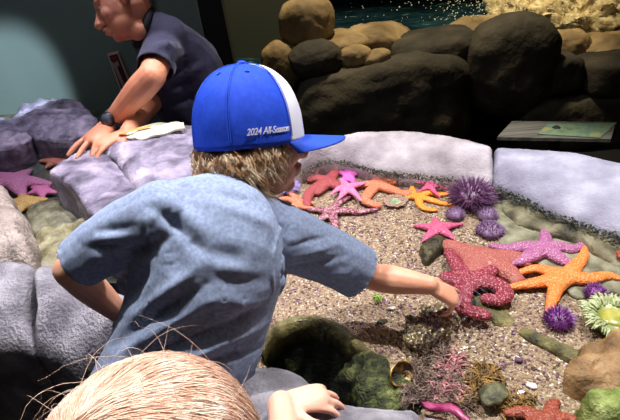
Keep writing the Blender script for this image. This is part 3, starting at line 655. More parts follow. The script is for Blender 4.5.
# green scrap of sea lettuce
def leaf(bm, base, d, L_, w, curl=.3, tw=0):
    d = d.normalized(); s = d.cross(V((0, 0, 1))).normalized(); n = 8; rows = []
    for i in range(n + 1):
        t = i / n; c = base + d * L_ * t + V((0, 0, curl * L_ * sin(pi * t * .8))) + s * .006 * sin(t * 9 + tw); ww = w * (sin(pi * (t * .85 + .1)) + .1)
        rows.append((bm.verts.new(c - s * ww + V((0, 0, .003 * sin(t * 14 + tw)))), bm.verts.new(c + V((0, 0, .004))), bm.verts.new(c + s * ww + V((0, 0, .003 * cos(t * 12 + tw))))))
    for a, b in zip(rows, rows[1:]): bm.faces.new((a[0], a[1], b[1], b[0])); bm.faces.new((a[1], a[2], b[2], b[1]))
bm = bmesh.new()
for a in (0, 2.2, 4.1): leaf(bm, P(378, 299, Z0 + .008), V((cos(a), sin(a), 0)), .013, .005)
bmesh.ops.solidify(bm, geom=bm.faces[:], thickness=.001)
tag(link('sea_lettuce', bm, mat('lettuce', C(150, 190, 70), rough=.4)), 'tiny bright green scrap of sea lettuce below the boy\'s forearm', 'seaweed')
bm = bmesh.new(); leaf(bm, P(420, 402, Z0 + .02), P(462, 420, Z0 + .02) - P(420, 402, Z0 + .02), .11, .012, .12); bmesh.ops.solidify(bm, geom=bm.faces[:], thickness=.002)
tag(link('seaweed_blade', bm, mat('blade_magenta', [(.4, C(196, 70, 130)), (.6, C(232, 120, 170))], scale=30, rough=.35, coat=.4)), 'flat magenta seaweed blade at the bottom edge left of the brown weed', 'seaweed')
def tuft(name, label, spots, m, n, L_, w, spread=.02):
    bm = bmesh.new()
    for i in range(n):
        x, y = random.choice(spots); b = P(x + random.gauss(0, 4), y + random.gauss(0, 4), Z0 + .004)
        a = random.uniform(0, 2 * pi); pts = [b]; r = random.uniform(.6, 1.2) * L_; dd = V((cos(a), sin(a), random.uniform(.1, 1.0)))
        for k in range(3): dd = (dd + V((random.gauss(0, .5), random.gauss(0, .5), -.25))).normalized(); q = pts[-1] + dd * r / 3; q.z = max(q.z, Z0 + .003); pts.append(q)
        limb(bm, pts, [w, w * 1.1, w * .8, w * .3], seg=5, n=3)
    tag(link(name, bm, m), label, 'seaweed', kind='stuff')
tuft('seaweed_tuft', 'pink branching seaweed in the middle of the weed clump', [(447, 372), (440, 390), (455, 362), (456, 392)], mat('weed_pink', [(.4, C(140, 84, 88)), (.6, C(196, 140, 142))], scale=60, rough=.5), 170, .03, .0018)
tuft('seaweed_tuft', 'brown stringy seaweed at the left of the weed clump', [(420, 362), (425, 380), (410, 395), (432, 395), (415, 372), (440, 352), (450, 380), (462, 402), (440, 402)], mat('weed_brown', [(.4, C(74, 58, 52)), (.6, C(140, 118, 104))], scale=60, rough=.5), 620, .032, .0011)
tuft('seaweed_tuft', 'golden brown seaweed at the right of the weed clump', [(480, 372), (505, 404), (470, 398), (525, 404), (490, 376), (475, 385)], mat('weed_gold', [(.4, C(84, 62, 30)), (.6, C(150, 116, 58))], scale=60, rough=.5), 360, .028, .0017)
# ------------------------------------------------------------------ people helpers
def hand(bm, W, d, n, thumb, L_, curls=(20, 25, 22, 26), spread=.16, th_dir=None, wr=None, thick=1.0):
    """W wrist, d towards the knuckles, n out of the back of the hand, thumb=+1/-1 side; L_ hand length; curl degrees per joint"""
    d = d.normalized(); n = (n - d * n.dot(d)).normalized(); s = d.cross(n) * thumb
    w = L_ * .22; up = n
    limb(bm, [W - d * L_ * .05, W + d * L_ * .18, W + d * L_ * .46], [L_ * .145, L_ * .19, L_ * .215], squash=(n, .5))
    limb(bm, [W + d * L_ * .2 + s * L_ * .08, W + d * L_ * .44 + s * L_ * .13], [L_ * .10, L_ * .085], squash=(n, .9))
    limb(bm, [W + d * L_ * .2 - s * L_ * .08, W + d * L_ * .44 - s * L_ * .13], [L_ * .10, L_ * .085], squash=(n, .9))
    lens = (.46, .51, .47, .37)
    for i in range(4):
        o = (1.5 - i) / 1.5; r = L_ * (.047, .048, .046, .04)[i] * thick
        p = W + d * L_ * (.47 - .03 * abs(o - .2)) + s * o * L_ * .165
        dd = (d + s * o * spread).normalized(); pts = [p - dd * L_ * .1, p]; c = radians(curls[i]); dirn = dd
        for q, k in ((.42, .7), (.32, 1.2), (.26, .9)):
            ax = dirn.cross(n).normalized(); nn = n
            ang = c * k; dirn = (Matrix.Rotation(-ang, 3, s * thumb * 1.0) @ dirn) if False else (dirn * cos(ang) - n * sin(ang)).normalized() if q == .42 else rotd(dirn, n, d, ang)
            pts.append(pts[-1] + dirn * L_ * lens[i] * q)
        limb(bm, pts, [r * 1.12, r * 1.1, r * 1.0, r * .92, r * .72], seg=12, n=4)
    td = (d * .75 + s * .75 - n * .35).normalized() if th_dir is None else th_dir.normalized()
    p = W + d * L_ * .10 + s * L_ * .10
    limb(bm, [p, p + td * L_ * .18, p + td * L_ * .34 + d * L_ * .02, p + td * L_ * .40 + d * L_ * .10], [L_ * .085, L_ * .075, L_ * .058 * thick, L_ * .042 * thick], n=4)
def rotd(v, n, d, ang):            # turn v about the knuckle axis (towards the palm)
    ax = d.cross(n).normalized(); return (Quaternion(ax, -ang) @ v).normalized()
def headparts(bm, H, M, s=1.0, child=False):
    """H ear level centre, M frame (forward, left, up), s=1 adult"""
    def q(f, l, u): return H + M @ V((f, l, u)) * s
    E = lambda c, r: ell(bm, q(*c), tuple(a * s for a in r), M)
    E((-.008, 0, .045), (.098, .076, .088)); E((.028, 0, -.005), (.068, .064, .085))
    E((.035, 0, -.055), (.055, .054, .055)); E((.070, 0, -.088), (.020, .024, .018))
    E((.062, .036, -.022), (.028, .024, .028)); E((.062, -.036, -.022), (.028, .024, .028))     # cheeks
    E((.074, 0, .030), (.024, .052, .018))                                                   # brow
    E((.083, 0, -.060), (.020, .026, .018))                                                  # mouth mound
    limb(bm, [q(.088, 0, .022), q(.100, 0, -.004), q(.114, 0, -.026)], [.010 * s, .0115 * s, .014 * s])
    limb(bm, [q(.100, .011, -.030), q(.100, -.011, -.030)], [.009 * s, .009 * s])
    limb(bm, [q(.100, .016, -.052), q(.104, 0, -.051), q(.100, -.016, -.052)], [.004 * s, .006 * s, .004 * s])
    limb(bm, [q(.098, .014, -.063), q(.102, 0, -.064), q(.098, -.014, -.063)], [.004 * s, .006 * s, .004 * s])
    for g in (1, -1):
        limb(bm, [q(-.004, .070 * g, .022), q(-.016, .084 * g, .018), q(-.014, .084 * g, -.004), q(.0, .073 * g, -.024)], [.007 * s, .008 * s, .008 * s, .007 * s])
        E((-.006, .073 * g, 0), (.014, .008, .022))
    return q
def eyes(H, M, s, t):
    for g in (1, -1):
        c = H + M @ V((.0765, .031 * g, .008)) * s
        bm = bmesh.new(); ell(bm, c, .0105 * s); o = link('eye', bm, mat('eye_white', C(214, 206, 200), rough=.2), t)
        bm = bmesh.new(); ell(bm, c + M @ V((.0065, 0, 0)) * s, .006 * s); link('iris', bm, eye_m, o)
def cut(me, planes):
    bm = bmesh.new(); bm.from_mesh(me)
    for p, n, rad in planes:
        for v in bm.verts:
            h = (v.co - p).dot(n)
            if 0 < h < .006 and (v.co - p).length < rad: v.co -= n * (h - 1e-6) if h > 0 else n * 0
        bm.verts.ensure_lookup_table()
        kill = [v for v in bm.verts if (v.co - p).dot(n) > 2e-5 and (v.co - p).length < rad]
        bmesh.ops.delete(bm, geom=kill, context='VERTS')
    bm.to_mesh(me); bm.free(); return me
def solid(me, th):
    bm = bmesh.new(); bm.from_mesh(me); left = set(bm.verts); best = []
    while left:
        st_ = [left.pop()]; isl = list(st_)
        while st_:
            for e in st_.pop().link_edges:
                for w_ in e.verts:
                    if w_ in left: left.discard(w_); st_.append(w_); isl.append(w_)
        if len(isl) > len(best): best = isl
    bs = set(best); bmesh.ops.delete(bm, geom=[v for v in bm.verts if v not in bs], context='VERTS')
    bmesh.ops.dissolve_degenerate(bm, dist=2e-4, edges=bm.edges[:]); bmesh.ops.recalc_face_normals(bm, faces=bm.faces); bm.to_mesh(me); bm.free()
    o = bpy.data.objects.new('tmp', me); COL.objects.link(o); m = o.modifiers.new('s', 'SOLIDIFY'); m.thickness = th; m.offset = -1; m.use_even_offset = False
    dg = bpy.context.evaluated_depsgraph_get(); out = bpy.data.meshes.new_from_object(o.evaluated_get(dg)); bpy.data.objects.remove(o); return out
def onto(me, px, Yf):
    """px segments (x0, y0, x1, y1, w, h) -> 3-D segments lying on the cloth"""
    from mathutils.bvhtree import BVHTree
    t = BVHTree.FromPolygons([v.co for v in me.vertices], [p.vertices for p in me.polygons]); out = []
    for x0, y0, x1, y1, w, h in px:
        k = 3; q = []
        for i in range(k + 1):
            x, y = x0 + (x1 - x0) * i / k, y0 + (y1 - y0) * i / k; d = ray(x, y).normalized(); hit = t.ray_cast(CAM, d)[0]; q.append(hit)
        if q[0] and q[-1]:
            m_ = [p for p in q if p]
            out += [(a, b, w, h, i == 0, i == len(m_) - 2) for i, (a, b) in enumerate(zip(m_, m_[1:])) if (b - a).length < .15]
    return out
def folds(me, segs):
    """segs: (a, b, width, amplitude): ridges (+) and creases (-) of cloth"""
    def fn(p):
        s = 0; last = None; best = 0
        for a, b, w, h, e0, e1 in segs:
            if (p - a).length > .16: continue
            ab = b - a; t = (p - a).dot(ab) / ab.length_squared; tt = max(0, min(1, t)); d = (p - a - ab * tt).length
            if d < w * 2.6 and not (t < 0 and not e0) and not (t > 1 and not e1):
                f = 1.0
                if e0: f *= .3 + .7 * tt
                if e1: f *= .3 + .7 * (1 - tt)
                s += h * exp(-(d / w) ** 2) * f
        return s
    return displace(me, fn)
def strands(paths, r, seg=3):
    bm = bmesh.new()
    for pts in paths:
        k = len(pts); x = None; rings = []
        for i, p in enumerate(pts):
            t = (pts[min(i + 1, k - 1)] - pts[max(i - 1, 0)]).normalized()
            if x is None: x = t.orthogonal().normalized()
            x = (x - t * x.dot(t)); x = x.normalized() if x.length > 1e-6 else t.orthogonal().normalized()
            y = t.cross(x); rr = r * (1 - .75 * (i / (k - 1)) ** 2)
            rings.append([bm.verts.new(p + (x * cos(2 * pi * j / seg) + y * sin(2 * pi * j / seg)) * rr) for j in range(seg)])
        for a, b in zip(rings, rings[1:]):
            for j in range(seg): bm.faces.new((a[j], a[(j + 1) % seg], b[(j + 1) % seg], b[j]))
    return bm
# ------------------------------------------------------------------ THE BOY
N0 = D(228, 186, .87); LS = D(152, 213, .80); RS = D(297, 236, .90)
LE = D(70, 270, .80); LW = D(118, 312, .88)
hf = P(453, 297, .578)
RE = D(374, 277, .93); RW = P(429, 285, .632)
CH = D(212, 238, .775); MD = D(200, 300, .755); WA = D(180, 362, .71); HP = D(152, 430, .635)
Hc = D(251, 145, .94)
yf = radians(24)
fw = (V((cos(yf), sin(yf), -.16))).normalized(); HM = frame(fw, UPV * .9 + V((0, 0, .5)))
boy = thing('person', V((HP.x, HP.y, 0)), 'child in a blue cap and grey-blue t-shirt leaning over the pool to touch a starfish', 'person')
bm = bmesh.new()
backn = (V((0, -1, .75))).normalized()
hs = .925
headparts(bm, Hc, HM, hs)
limb(bm, [Hc + HM @ V((-.02, 0, -.03)), N0 + V((0, .01, .01)), CH + V((0, .03, -.03))], [.046, .041, .04])
limb(bm, [CH + V((0, .03, -.03)), MD + V((0, .02, 0)), WA + V((0, .02, 0)), HP + V((0, .015, 0))], [.075, .08, .08, .08], squash=(backn, .68), seg=20)
limb(bm, [LS.lerp(CH, .15), CH.lerp(N0, .4) + V((0, .03, -.04)), RS.lerp(CH, .15)], [.036, .035, .036])
limb(bm, [LS, LS.lerp(LE, .5), LE], [.042, .034, .029]); limb(bm, [LE, LE.lerp(LW, .4), LW], [.030, .031, .022])
hand(bm, LW, (LW - LE) + V((.0, .1, -.03)), V((0, 0, 1)), 1, .12, curls=(15, 15, 15, 15))
limb(bm, [RS, RS.lerp(RE, .5), RE], [.042, .035, .030]); limb(bm, [RE, RE.lerp(RW, .35), RE.lerp(RW, .8), RW], [.030, .031, .024, .0205])
hd = (hf - RW); hand(bm, RW, hd.normalized() + V((0, -.15, .08)), (V((0, 0, 1)) - V((0, .25, 0))), -1, .128, curls=(8, 24, 38, 48), spread=.30, thick=.95)
HL = D(120, 445, .54)
for g in (-1, 1):
    h0 = HP + V((.065 * g, .0, -.02)); kn = V((h0.x + .02 * g, h0.y - .02, .34)); an = V((h0.x + .02 * g, h0.y - .05, .07))
    limb(bm, [h0, kn, kn.lerp(an, .35), an], [.07, .045, .046, .03]); limb(bm, [an, an + V((0, .10, -.035))], [.03, .025])
link('body', fuse(bm, .0032, 3), skin_m, boy)
eyes(Hc, HM, hs, boy)
# shirt
bm = bmesh.new()
limb(bm, [N0 + V((0, .005, -.022)), CH + V((0, .012, -.012)), MD, WA, HP], [.066, .128, .132, .134, .142], squash=(backn, .64), seg=24)
limb(bm, [LS + V((0, 0, -.01)), CH.lerp(N0, .62), RS + V((0, 0, -.01))], [.052, .054, .052], squash=(backn, .9))
limb(bm, [LS.lerp(N0, .55) + V((0, 0, -.03)), MD.lerp(LS, .45)], [.055, .08], squash=(backn, .7)); limb(bm, [RS.lerp(N0, .4) + V((0, 0, -.03)), MD.lerp(RS, .45)], [.055, .08], squash=(backn, .7))
lh = LS.lerp(LE, 1.12); limb(bm, [LS.lerp(CH, .2), LS.lerp(LE, .4), lh], [.066, .054, .046])
rh = RS.lerp(RE, 1.15); limb(bm, [RS.lerp(CH, .25), RS.lerp(RE, .4) + V((0, 0, -.008)), rh + V((0, 0, -.012))], [.066, .060, .058])
me = fuse(bm, .0042, 7)
lcp = D(80, 262, .80); rcp = D(352, 286, .93)
cut(me, [(LS.lerp(LE, .86), (LE - LS).normalized(), .12), (RS.lerp(RE, .80), (RE - RS).normalized(), .13), (HP + V((0, 0, -.07)), (HP - WA).normalized(), .3)])
fs = [(150, 205, 190, 238, .010, -.008), (190, 238, 205, 252, .010, -.006), (165, 198, 205, 228, .012, .006), (118, 258, 150, 248, .014, -.012), (124, 300, 150, 262, .016, -.012),
      (130, 318, 195, 270, .010, .008), (112, 345, 205, 285, .009, -.009), (115, 356, 212, 300, .009, .007), (130, 362, 245, 318, .009, -.009), (170, 366, 260, 328, .009, .007), (190, 368, 262, 345, .008, -.007),
      (283, 214, 277, 240, .0035, .0035), (277, 240, 272, 268, .0035, .0035), (272, 268, 274, 292, .0035, .0035), (292, 214, 284, 242, .006, -.005), (284, 242, 281, 290, .006, -.005),
      (284, 292, 345, 290, .007, -.007), (284, 283, 348, 272, .008, .006), (286, 270, 345, 256, .007, -.006), (288, 258, 340, 244, .007, .005), (290, 246, 330, 236, .006, -.005), (288, 300, 335, 302, .008, .006),
      (158, 200, 150, 225, .0035, .003), (150, 225, 148, 255, .0035, .003), (100, 232, 135, 226, .008, -.006), (85, 248, 120, 244, .007, -.005), (92, 240, 128, 236, .008, .005), (90, 258, 120, 256, .007, .004),
      (215, 192, 262, 204, .009, -.005), (230, 208, 272, 226, .010, .004), (205, 250, 250, 262, .014, -.005), (215, 280, 262, 282, .013, -.006), (205, 300, 262, 304, .012, .005), (225, 328, 262, 306, .010, -.006), (172, 240, 178, 275, .014, -.005)]
folds(me, onto(me, fs, 0)); displace(me, lambda p: .0028 * fnoise(p, 16, 3))
link('t_shirt', solid(me, .003), shirt_m, boy)
# collar
bm = bmesh.new(); ring = []; cn = ((Hc + HM @ V((-.02, 0, -.06))) - CH).normalized(); cx = cn.orthogonal().normalized(); cy = cn.cross(cx); cc = N0 + cn * .034
for i in range(33): a = 2 * pi * i / 32; ring.append(cc + (cx * cos(a) + cy * sin(a)) * .054)
limb(bm, ring, [.009] * 33, seg=8, n=1); link('shirt_collar', bm, mat('collar_jersey', C(84, 96, 120), rough=.95), boy)
# shorts
bm = bmesh.new(); limb(bm, [HP + V((0, .01, .0)), HP + V((0, .01, -.07))], [.102, .112], squash=(V((0, 1, 0)), .66))
for g in (-1, 1): h0 = HP + V((.065 * g, 0, -.02)); kn = V((h0.x + .02 * g, h0.y - .02, .34)); limb(bm, [h0, kn + V((0, 0, .02))], [.085, .07])
link('shorts', fuse(bm, .008, 4), dark_m, boy)
for g in (-1, 1):
    h0 = HP + V((.065 * g, .0, -.02)); an = V((h0.x + .02 * g, h0.y - .05, .07)); bm = bmesh.new(); limb(bm, [an + V((0, -.02, -.03)), an + V((0, .05, -.035)), an + V((0, .12, -.04))], [.036, .034, .028]); link('shoe', bm, dark_m, boy)
# boy's hair
def hq(f, l, u): return Hc + HM @ V((f, l, u)) * hs
bm = bmesh.new()
ell(bm, hq(-.022, 0, .030), tuple(a * hs for a in (.088, .077, .058)), HM); ell(bm, hq(-.052, 0, -.012), tuple(a * hs for a in (.066, .068, .052)), HM)
for g in (1, -1): ell(bm, hq(.006, .062 * g, .000), tuple(a * hs for a in (.046, .022, .040)), HM)
me = fuse(bm, .004, 2); displace(me, lambda p: .004 * fnoise(p, 45, 3))
link('hair', me, hairbase_m, boy)
paths = []
for i in range(230):
    a = pi + random.uniform(-1, 1) * radians(112); front = max(0, cos(a) + .05); u = random.uniform(-.03, .006) if front < .1 else random.uniform(-.006, .008)
    L_ = random.uniform(.045, .085) * (1 - .62 * front); ph = random.uniform(0, 6.28); tw = random.uniform(70, 130); am = random.uniform(.004, .009); sw = random.gauss(.25, .35)
    e = V((cos(a), sin(a), 0)); side = V((-sin(a), cos(a), 0)); r0 = V((cos(a) * .088 - .012, sin(a) * .078, u)); flip = random.choice((0, 0, 1)) * .018
    for q_ in range(16):
        o_ = V((random.gauss(0, .0028), random.gauss(0, .0028), random.gauss(0, .0028))); l2 = L_ * random.uniform(.75, 1.1); pts = []; dp = random.gauss(0, .25); rag = random.gauss(0, .006)
        for k in range(15):
            t = k / 14; w2 = ph + dp + tw * l2 * t
            pts.append(hq(*(r0 + o_ * (1 + t) + V((0, 0, -1)) * l2 * t * .9 + side * (sw * l2 * t + rag * t) + e * (.014 * sin(pi * min(1, t * 1.2)) - .012 * t * t + flip * t ** 3) + (side * cos(w2) + e * sin(w2) * .7) * am * (.2 + .8 * t))))
        paths.append(pts)
o = link('hair_curls', strands(paths, .00075), hair_m, boy); o['kind'] = 'stuff'
# ------------------------------------------------------------------ THE CAP (worn: a thing of its own held by the head)
cap = thing('baseball_cap', hq(-.01, 0, .02), 'blue baseball cap with a white front panel on the leaning child', 'cap')
CA, CB, CHH = .1135, .0985, .143
tiltM = HM @ Matrix.Rotation(radians(-1.5), 3, 'Y')
Cc = hq(-.002, 0, .016)
def capP(lon, lat, e=0.0):          # lon 0 = front, lat 0 = base, pi/2 = top
    k = 2.35; cl, sl = cos(lat), sin(lat); l_ = (abs(cl) ** k + abs(sl) ** k) ** (-1 / k)
    return Cc + tiltM @ V(((CA + e) * hs * cos(lon) * cl * l_, (CB + e) * hs * sin(lon) * cl * l_, (CHH + e) * hs * sl * l_))
def cappart(lo0, lo1, n, la0=-.10):
    bm = bmesh.new(); m_ = 26; rows = []
    for j in range(m_ + 1):
        la = la0 + (pi / 2 - .012 - la0) * j / m_
        rows.append([bm.verts.new(capP(lo0 + (lo1 - lo0) * i / n, la, .0012 * noise.noise(V((i * .2, j * .2, lo0))))) for i in range(n + 1)])
    for a, b in zip(rows, rows[1:]):
        for i in range(n): bm.faces.new((a[i], a[i + 1], b[i + 1], b[i]))
    bmesh.ops.remove_doubles(bm, verts=bm.verts, dist=2e-5); bmesh.ops.recalc_face_normals(bm, faces=bm.faces)
    bmesh.ops.solidify(bm, geom=bm.faces[:], thickness=.0025)
    return bm
FP = radians(62)
link('crown', cappart(FP, 2 * pi - FP, 84), blue_m, cap)
link('front_panel', cappart(-FP, FP, 36), white_m, cap)
bm = bmesh.new()
for lon in (FP, radians(126), pi, -radians(126), -FP):        # seams
    for e in (-.016, .016):
        limb(bm, [capP(lon + e / max(.25, cos(la)), la, .0016) for la in [k * pi / 2 * .97 / 10 for k in range(11)]], [.0007] * 11, seg=5, n=2)
link('seam_stitching', bm, bluedk_m, cap)
bm = bmesh.new(); ell(bm, capP(0, pi / 2, .002), (.009, .009, .005), tiltM.copy()); link('top_button', bm, blue_m, cap)
for lon in (radians(99), radians(153), -radians(99), -radians(153)):
    c0 = capP(lon, radians(58), .0012); nrm = (c0 - Cc).normalized(); x = nrm.orthogonal().normalized(); y = nrm.cross(x); bm = bmesh.new()
    limb(bm, [c0 + (x * cos(i * pi / 6) + y * sin(i * pi / 6)) * .0034 for i in range(13)], [.0011] * 13, seg=6, n=1); link('eyelet', bm, bluedk_m, cap)
# brim
bm = bmesh.new(); rows = []
for j in range(15):
    t = j / 14; row = []
    for i in range(41):
        a = radians(-66 + 132 * i / 40); b = V((cos(a) * CA, sin(a) * CB, 0)); ln = .106 * (max(0, cos(a * 1.32)) ** .55)
        x = b.x * .97 + ln * t; y = b.y * (1 - .10 * t * 0) ; z = -.010 - .16 * (y * y) / .1 * .9 * (.4 + t) + .004 - .014 * t
        row.append(bm.verts.new(Cc + tiltM @ V((x, y, z)) * hs))
    rows.append(row)
for a, b in zip(rows, rows[1:]):
    for i in range(40): bm.faces.new((a[i], a[i + 1], b[i + 1], b[i]))
bmesh.ops.recalc_face_normals(bm, faces=bm.faces); bmesh.ops.solidify(bm, geom=bm.faces[:], thickness=.003)
link('brim', bm, mat('brim_blue', C(34, 76, 196), rough=.6, bump=.1, bscale=900), cap)
# embroidered script wrapped on the crown
tcu = bpy.data.curves.new('t', 'FONT'); tcu.body = '2024 All-Season'; tcu.size = 1; tcu.shear = .35; tcu.extrude = .02; tcu.offset = .012; tcu.space_character = .95
to = bpy.data.objects.new('t', tcu); COL.objects.link(to); dg = bpy.context.evaluated_depsgraph_get(); me = bpy.data.meshes.new_from_object(to.evaluated_get(dg)); bpy.data.objects.remove(to)
xm = max(v.co.x for v in me.vertices); bm = bmesh.new(); bm.from_mesh(me); bmesh.ops.subdivide_edges(bm, edges=[e for e in bm.edges if e.calc_length() > .2], cuts=2)
T0, T1 = -radians(110), -radians(65)
for v in bm.verts:
    lon = T0 + (T1 - T0) * v.co.x / xm; la = radians(4) + v.co.y * radians(7); v.co = capP(lon, la, .0022 + v.co.z * .02)
link('embroidered_text', bm, thread_m, cap, smooth=False)
# ------------------------------------------------------------------ THE TODDLER
TH = D(170, 512, .27)
ts = .91
tf = V((.35, .9, -.35)); TM = frame(tf, V((-.1, .25, 1)))
tod = thing('person', V((TH.x - .02, TH.y - .12, 0)), 'small blond child in the foreground resting a hand on the rim', 'person')
def tq(f, l, u): return TH + TM @ V((f, l, u)) * ts
TN = tq(-.03, 0, -.12); TC = TN + V((-.02, -.08, -.10)); TP = TC + V((0, -.05, -.27))
TRW = P(281, 404, .672); TRS = TC + V((.12, .02, .02)); TRE = TRW.lerp(TRS, .52) + V((.01, -.02, -.05))
bm = bmesh.new(); headparts(bm, TH, TM, ts)
limb(bm, [tq(-.015, 0, -.04), TN, TC], [.045, .04, .06]); limb(bm, [TC, TP], [.085, .085], squash=(V((0, 1, 0)), .7), seg=18)
limb(bm, [TC + V((-.1, 0, .02)), TC + V((0, 0, .03)), TRS], [.04, .05, .04])
limb(bm, [TRS, TRE], [.036, .027]); limb(bm, [TRE, TRE.lerp(TRW, .4), TRW], [.028, .028, .021])
LSx = TC + V((-.12, 0, .01)); limb(bm, [LSx, LSx + V((-.05, .02, -.15)), LSx + V((-.03, .10, -.27))], [.036, .027, .02])
hand(bm, LSx + V((-.03, .10, -.27)), V((0, .5, -1)), V((-1, 0, 0)), 1, .105)
hand(bm, TRW, P(334, 394, .662) - TRW, V((0, -.1, 1)), 1, .118, curls=(24, 20, 20, 24), spread=.20, th_dir=V((.8, -.7, -.1)), thick=1.12)
for g in (-1, 1): limb(bm, [TP + V((.05 * g, 0, 0)), V((TP.x + .06 * g, TP.y, .3)), V((TP.x + .06 * g, TP.y, .06)), V((TP.x + .06 * g, TP.y + .08, .03))], [.065, .045, .03, .025])
link('body', fuse(bm, .003, 3), skin2_m, tod); eyes(TH, TM, ts, tod)
bm = bmesh.new(); limb(bm, [TN + V((0, -.01, -.04)), TC, TP + V((0, 0, -.04))], [.06, .105, .115], squash=(V((0, 1, 0)), .75), seg=20)
limb(bm, [TC + V((-.11, 0, .01)), TC + V((0, 0, .02)), TRS + V((-.01, 0, 0))], [.048, .06, .048])
limb(bm, [TRS, TRS.lerp(TRE, .75)], [.05, .045]); limb(bm, [LSx, LSx + V((-.04, .015, -.12))], [.05, .045])
link('shirt', fuse(bm, .006, 5), dark_m, tod)
bm = bmesh.new(); ell(bm, TP + V((0, 0, -.03)), (.11, .085, .09))
for g in (-1, 1): limb(bm, [TP + V((.05 * g, 0, -.02)), V((TP.x + .06 * g, TP.y, .2))], [.08, .06])
link('trousers', fuse(bm, .008, 4), dark_m, tod)
bm = bmesh.new(); ell(bm, tq(-.014, 0, .045), tuple(a * ts for a in (.108, .089, .098)), TM); ell(bm, tq(-.055, 0, -.02), tuple(a * ts for a in (.07, .08, .075)), TM)
for g in (1, -1): ell(bm, tq(-.005, .066 * g, -.005), tuple(a * ts for a in (.05, .02, .06)), TM)
me = fuse(bm, .005, 3); displace(me, lambda p: .002 * fnoise(p, 30, 3)); link('hair', me, blondbase_m, tod)
paths = []; pole = V((-.62, .12, .78)).normalized(); px_ = pole.orthogonal().normalized(); py_ = pole.cross(px_)
RD = V((.112, .094, .104)); c0 = V((-.014, 0, .045))
for i in range(13000):
    az = random.uniform(0, 2 * pi); st0 = abs(random.gauss(0, .75)) + .02; ln = random.uniform(.5, 1.15); pts = []; wob = random.gauss(0, .07); lay = random.uniform(-.003, .003); ph = random.uniform(0, 6)
    for k in range(13):
        t = k / 12; th = st0 + ln * t; aa = az + wob * t * 1.5 + .05 * sin(3 * th + az * 3 + ph)
        d = pole * cos(th) + (px_ * cos(aa) + py_ * sin(aa)) * sin(th)
        e = lay + .002 * sin(8 * th + az * 5) + random.gauss(0, .0003)
        p = c0 + V((d.x * (RD.x + e), d.y * (RD.y + e), d.z * (RD.z + e)))
        if p.x > .085 and p.z < .05: break
        pts.append(tq(*p))
    if len(pts) > 3: paths.append(pts)
o = link('hair_strands', strands(paths, .00045), blond_m, tod); o['kind'] = 'stuff'
paths = []
for i in range(90):
    az = random.uniform(0, 2 * pi); th = random.uniform(.3, 1.5); d = pole * cos(th) + (px_ * cos(az) + py_ * sin(az)) * sin(th); p = c0 + V((d.x * RD.x, d.y * RD.y, d.z * RD.z)); p = tq(*p)
    w = TM @ d; tdir = w.cross(V((random.gauss(0, 1), random.gauss(0, 1), random.gauss(0, 1)))).normalized(); L_ = random.uniform(.03, .09); c = random.uniform(.08, .3)
    paths.append([p + tdir * L_ * t + w * L_ * c * sin(pi * t * random.uniform(.9, 1.02)) for t in [k / 12 for k in range(13)]])
o = link('flyaway_hairs', strands(paths, .0002), blond_m, tod); o['kind'] = 'stuff'
# ------------------------------------------------------------------ THE MAN
MY = 1.95
MH = D(126, 5, MY)
a_ = radians(27); mf = (-RIGHT * cos(a_) * .97 - UPV * sin(a_) - BACKV * -.12).normalized(); MM = frame(mf, (-RIGHT * sin(a_) + UPV * cos(a_)))
man = thing('person', V((D(185, 110, 2.15).x, 2.15, 0)), 'man in a dark navy polo shirt bending over the violet boulders', 'person')
mk = 1.0
def mq(f, l, u): return MH + MM @ V((f, l, u))
bm = bmesh.new(); headparts(bm, MH, MM, 1.0)
MNb = D(156, 35, 1.99); MC = D(172, 62, 2.05); MMd = D(190, 105, 2.10); MHp = D(205, 150, 2.15)
MS = D(166, 40, 1.93); ME = D(152, 76, 1.76); MW = P(109, 124, .725); MS2 = D(160, 50, 2.2); ME2 = D(160, 90, 2.08); MW2 = P(128, 132, .72)
limb(bm, [mq(-.02, 0, -.02), D(141, 25, 1.955), MNb, MC], [.058, .050, .044, .07])
limb(bm, [mq(.03, 0, -.072), mq(.0, 0, -.098)], [.033, .036])
limb(bm, [MC, MMd, MHp], [.10, .11, .12], squash=(V((1, 0, .2)), .75), seg=20)
limb(bm, [MS + V((0, .03, -.02)), MC.lerp(MNb, .3), MS2], [.036, .03, .04])
limb(bm, [MS + V((0, 0, -.015)), MS.lerp(ME, .5), ME], [.045, .047, .043]); limb(bm, [ME, ME.lerp(MW, .28), ME.lerp(MW, .7), MW], [.046, .047, .036, .029])
hand(bm, MW, P(79, 155, .705) - MW, V((0, .05, 1)), 1, .205, curls=(9, 7, 7, 9), spread=.42, th_dir=(P(98, 156, .70) - MW) + V((0, 0, 0)))
limb(bm, [MS2, ME2], [.05, .042]); limb(bm, [ME2, ME2.lerp(MW2, .35), MW2], [.044, .042, .028]); hand(bm, MW2, V((-.6, -.5, -.1)), V((0, .1, 1)), -1, .18, curls=(15, 15, 15, 15))
for g in (-1, 1):
    h0 = V((MHp.x, MHp.y + .09 * g, max(.45, MHp.z - .05))); kn = V((h0.x - .30, h0.y - .02, .10 if g < 0 else .10)); ft = V((h0.x + .12, h0.y, .07))
    limb(bm, [h0, kn], [.085, .06]); limb(bm, [kn, kn.lerp(ft, .4), ft], [.058, .055, .038])
link('body', fuse(bm, .0042, 3), skinm_m, man); eyes(MH, MM, 1.0, man)
bm = bmesh.new(); limb(bm, [mq(.101, .013, -.0575), mq(.1075, 0, -.0575), mq(.101, -.013, -.0575)], [.002, .003, .002]); link('lips', bm, lip_m, man)
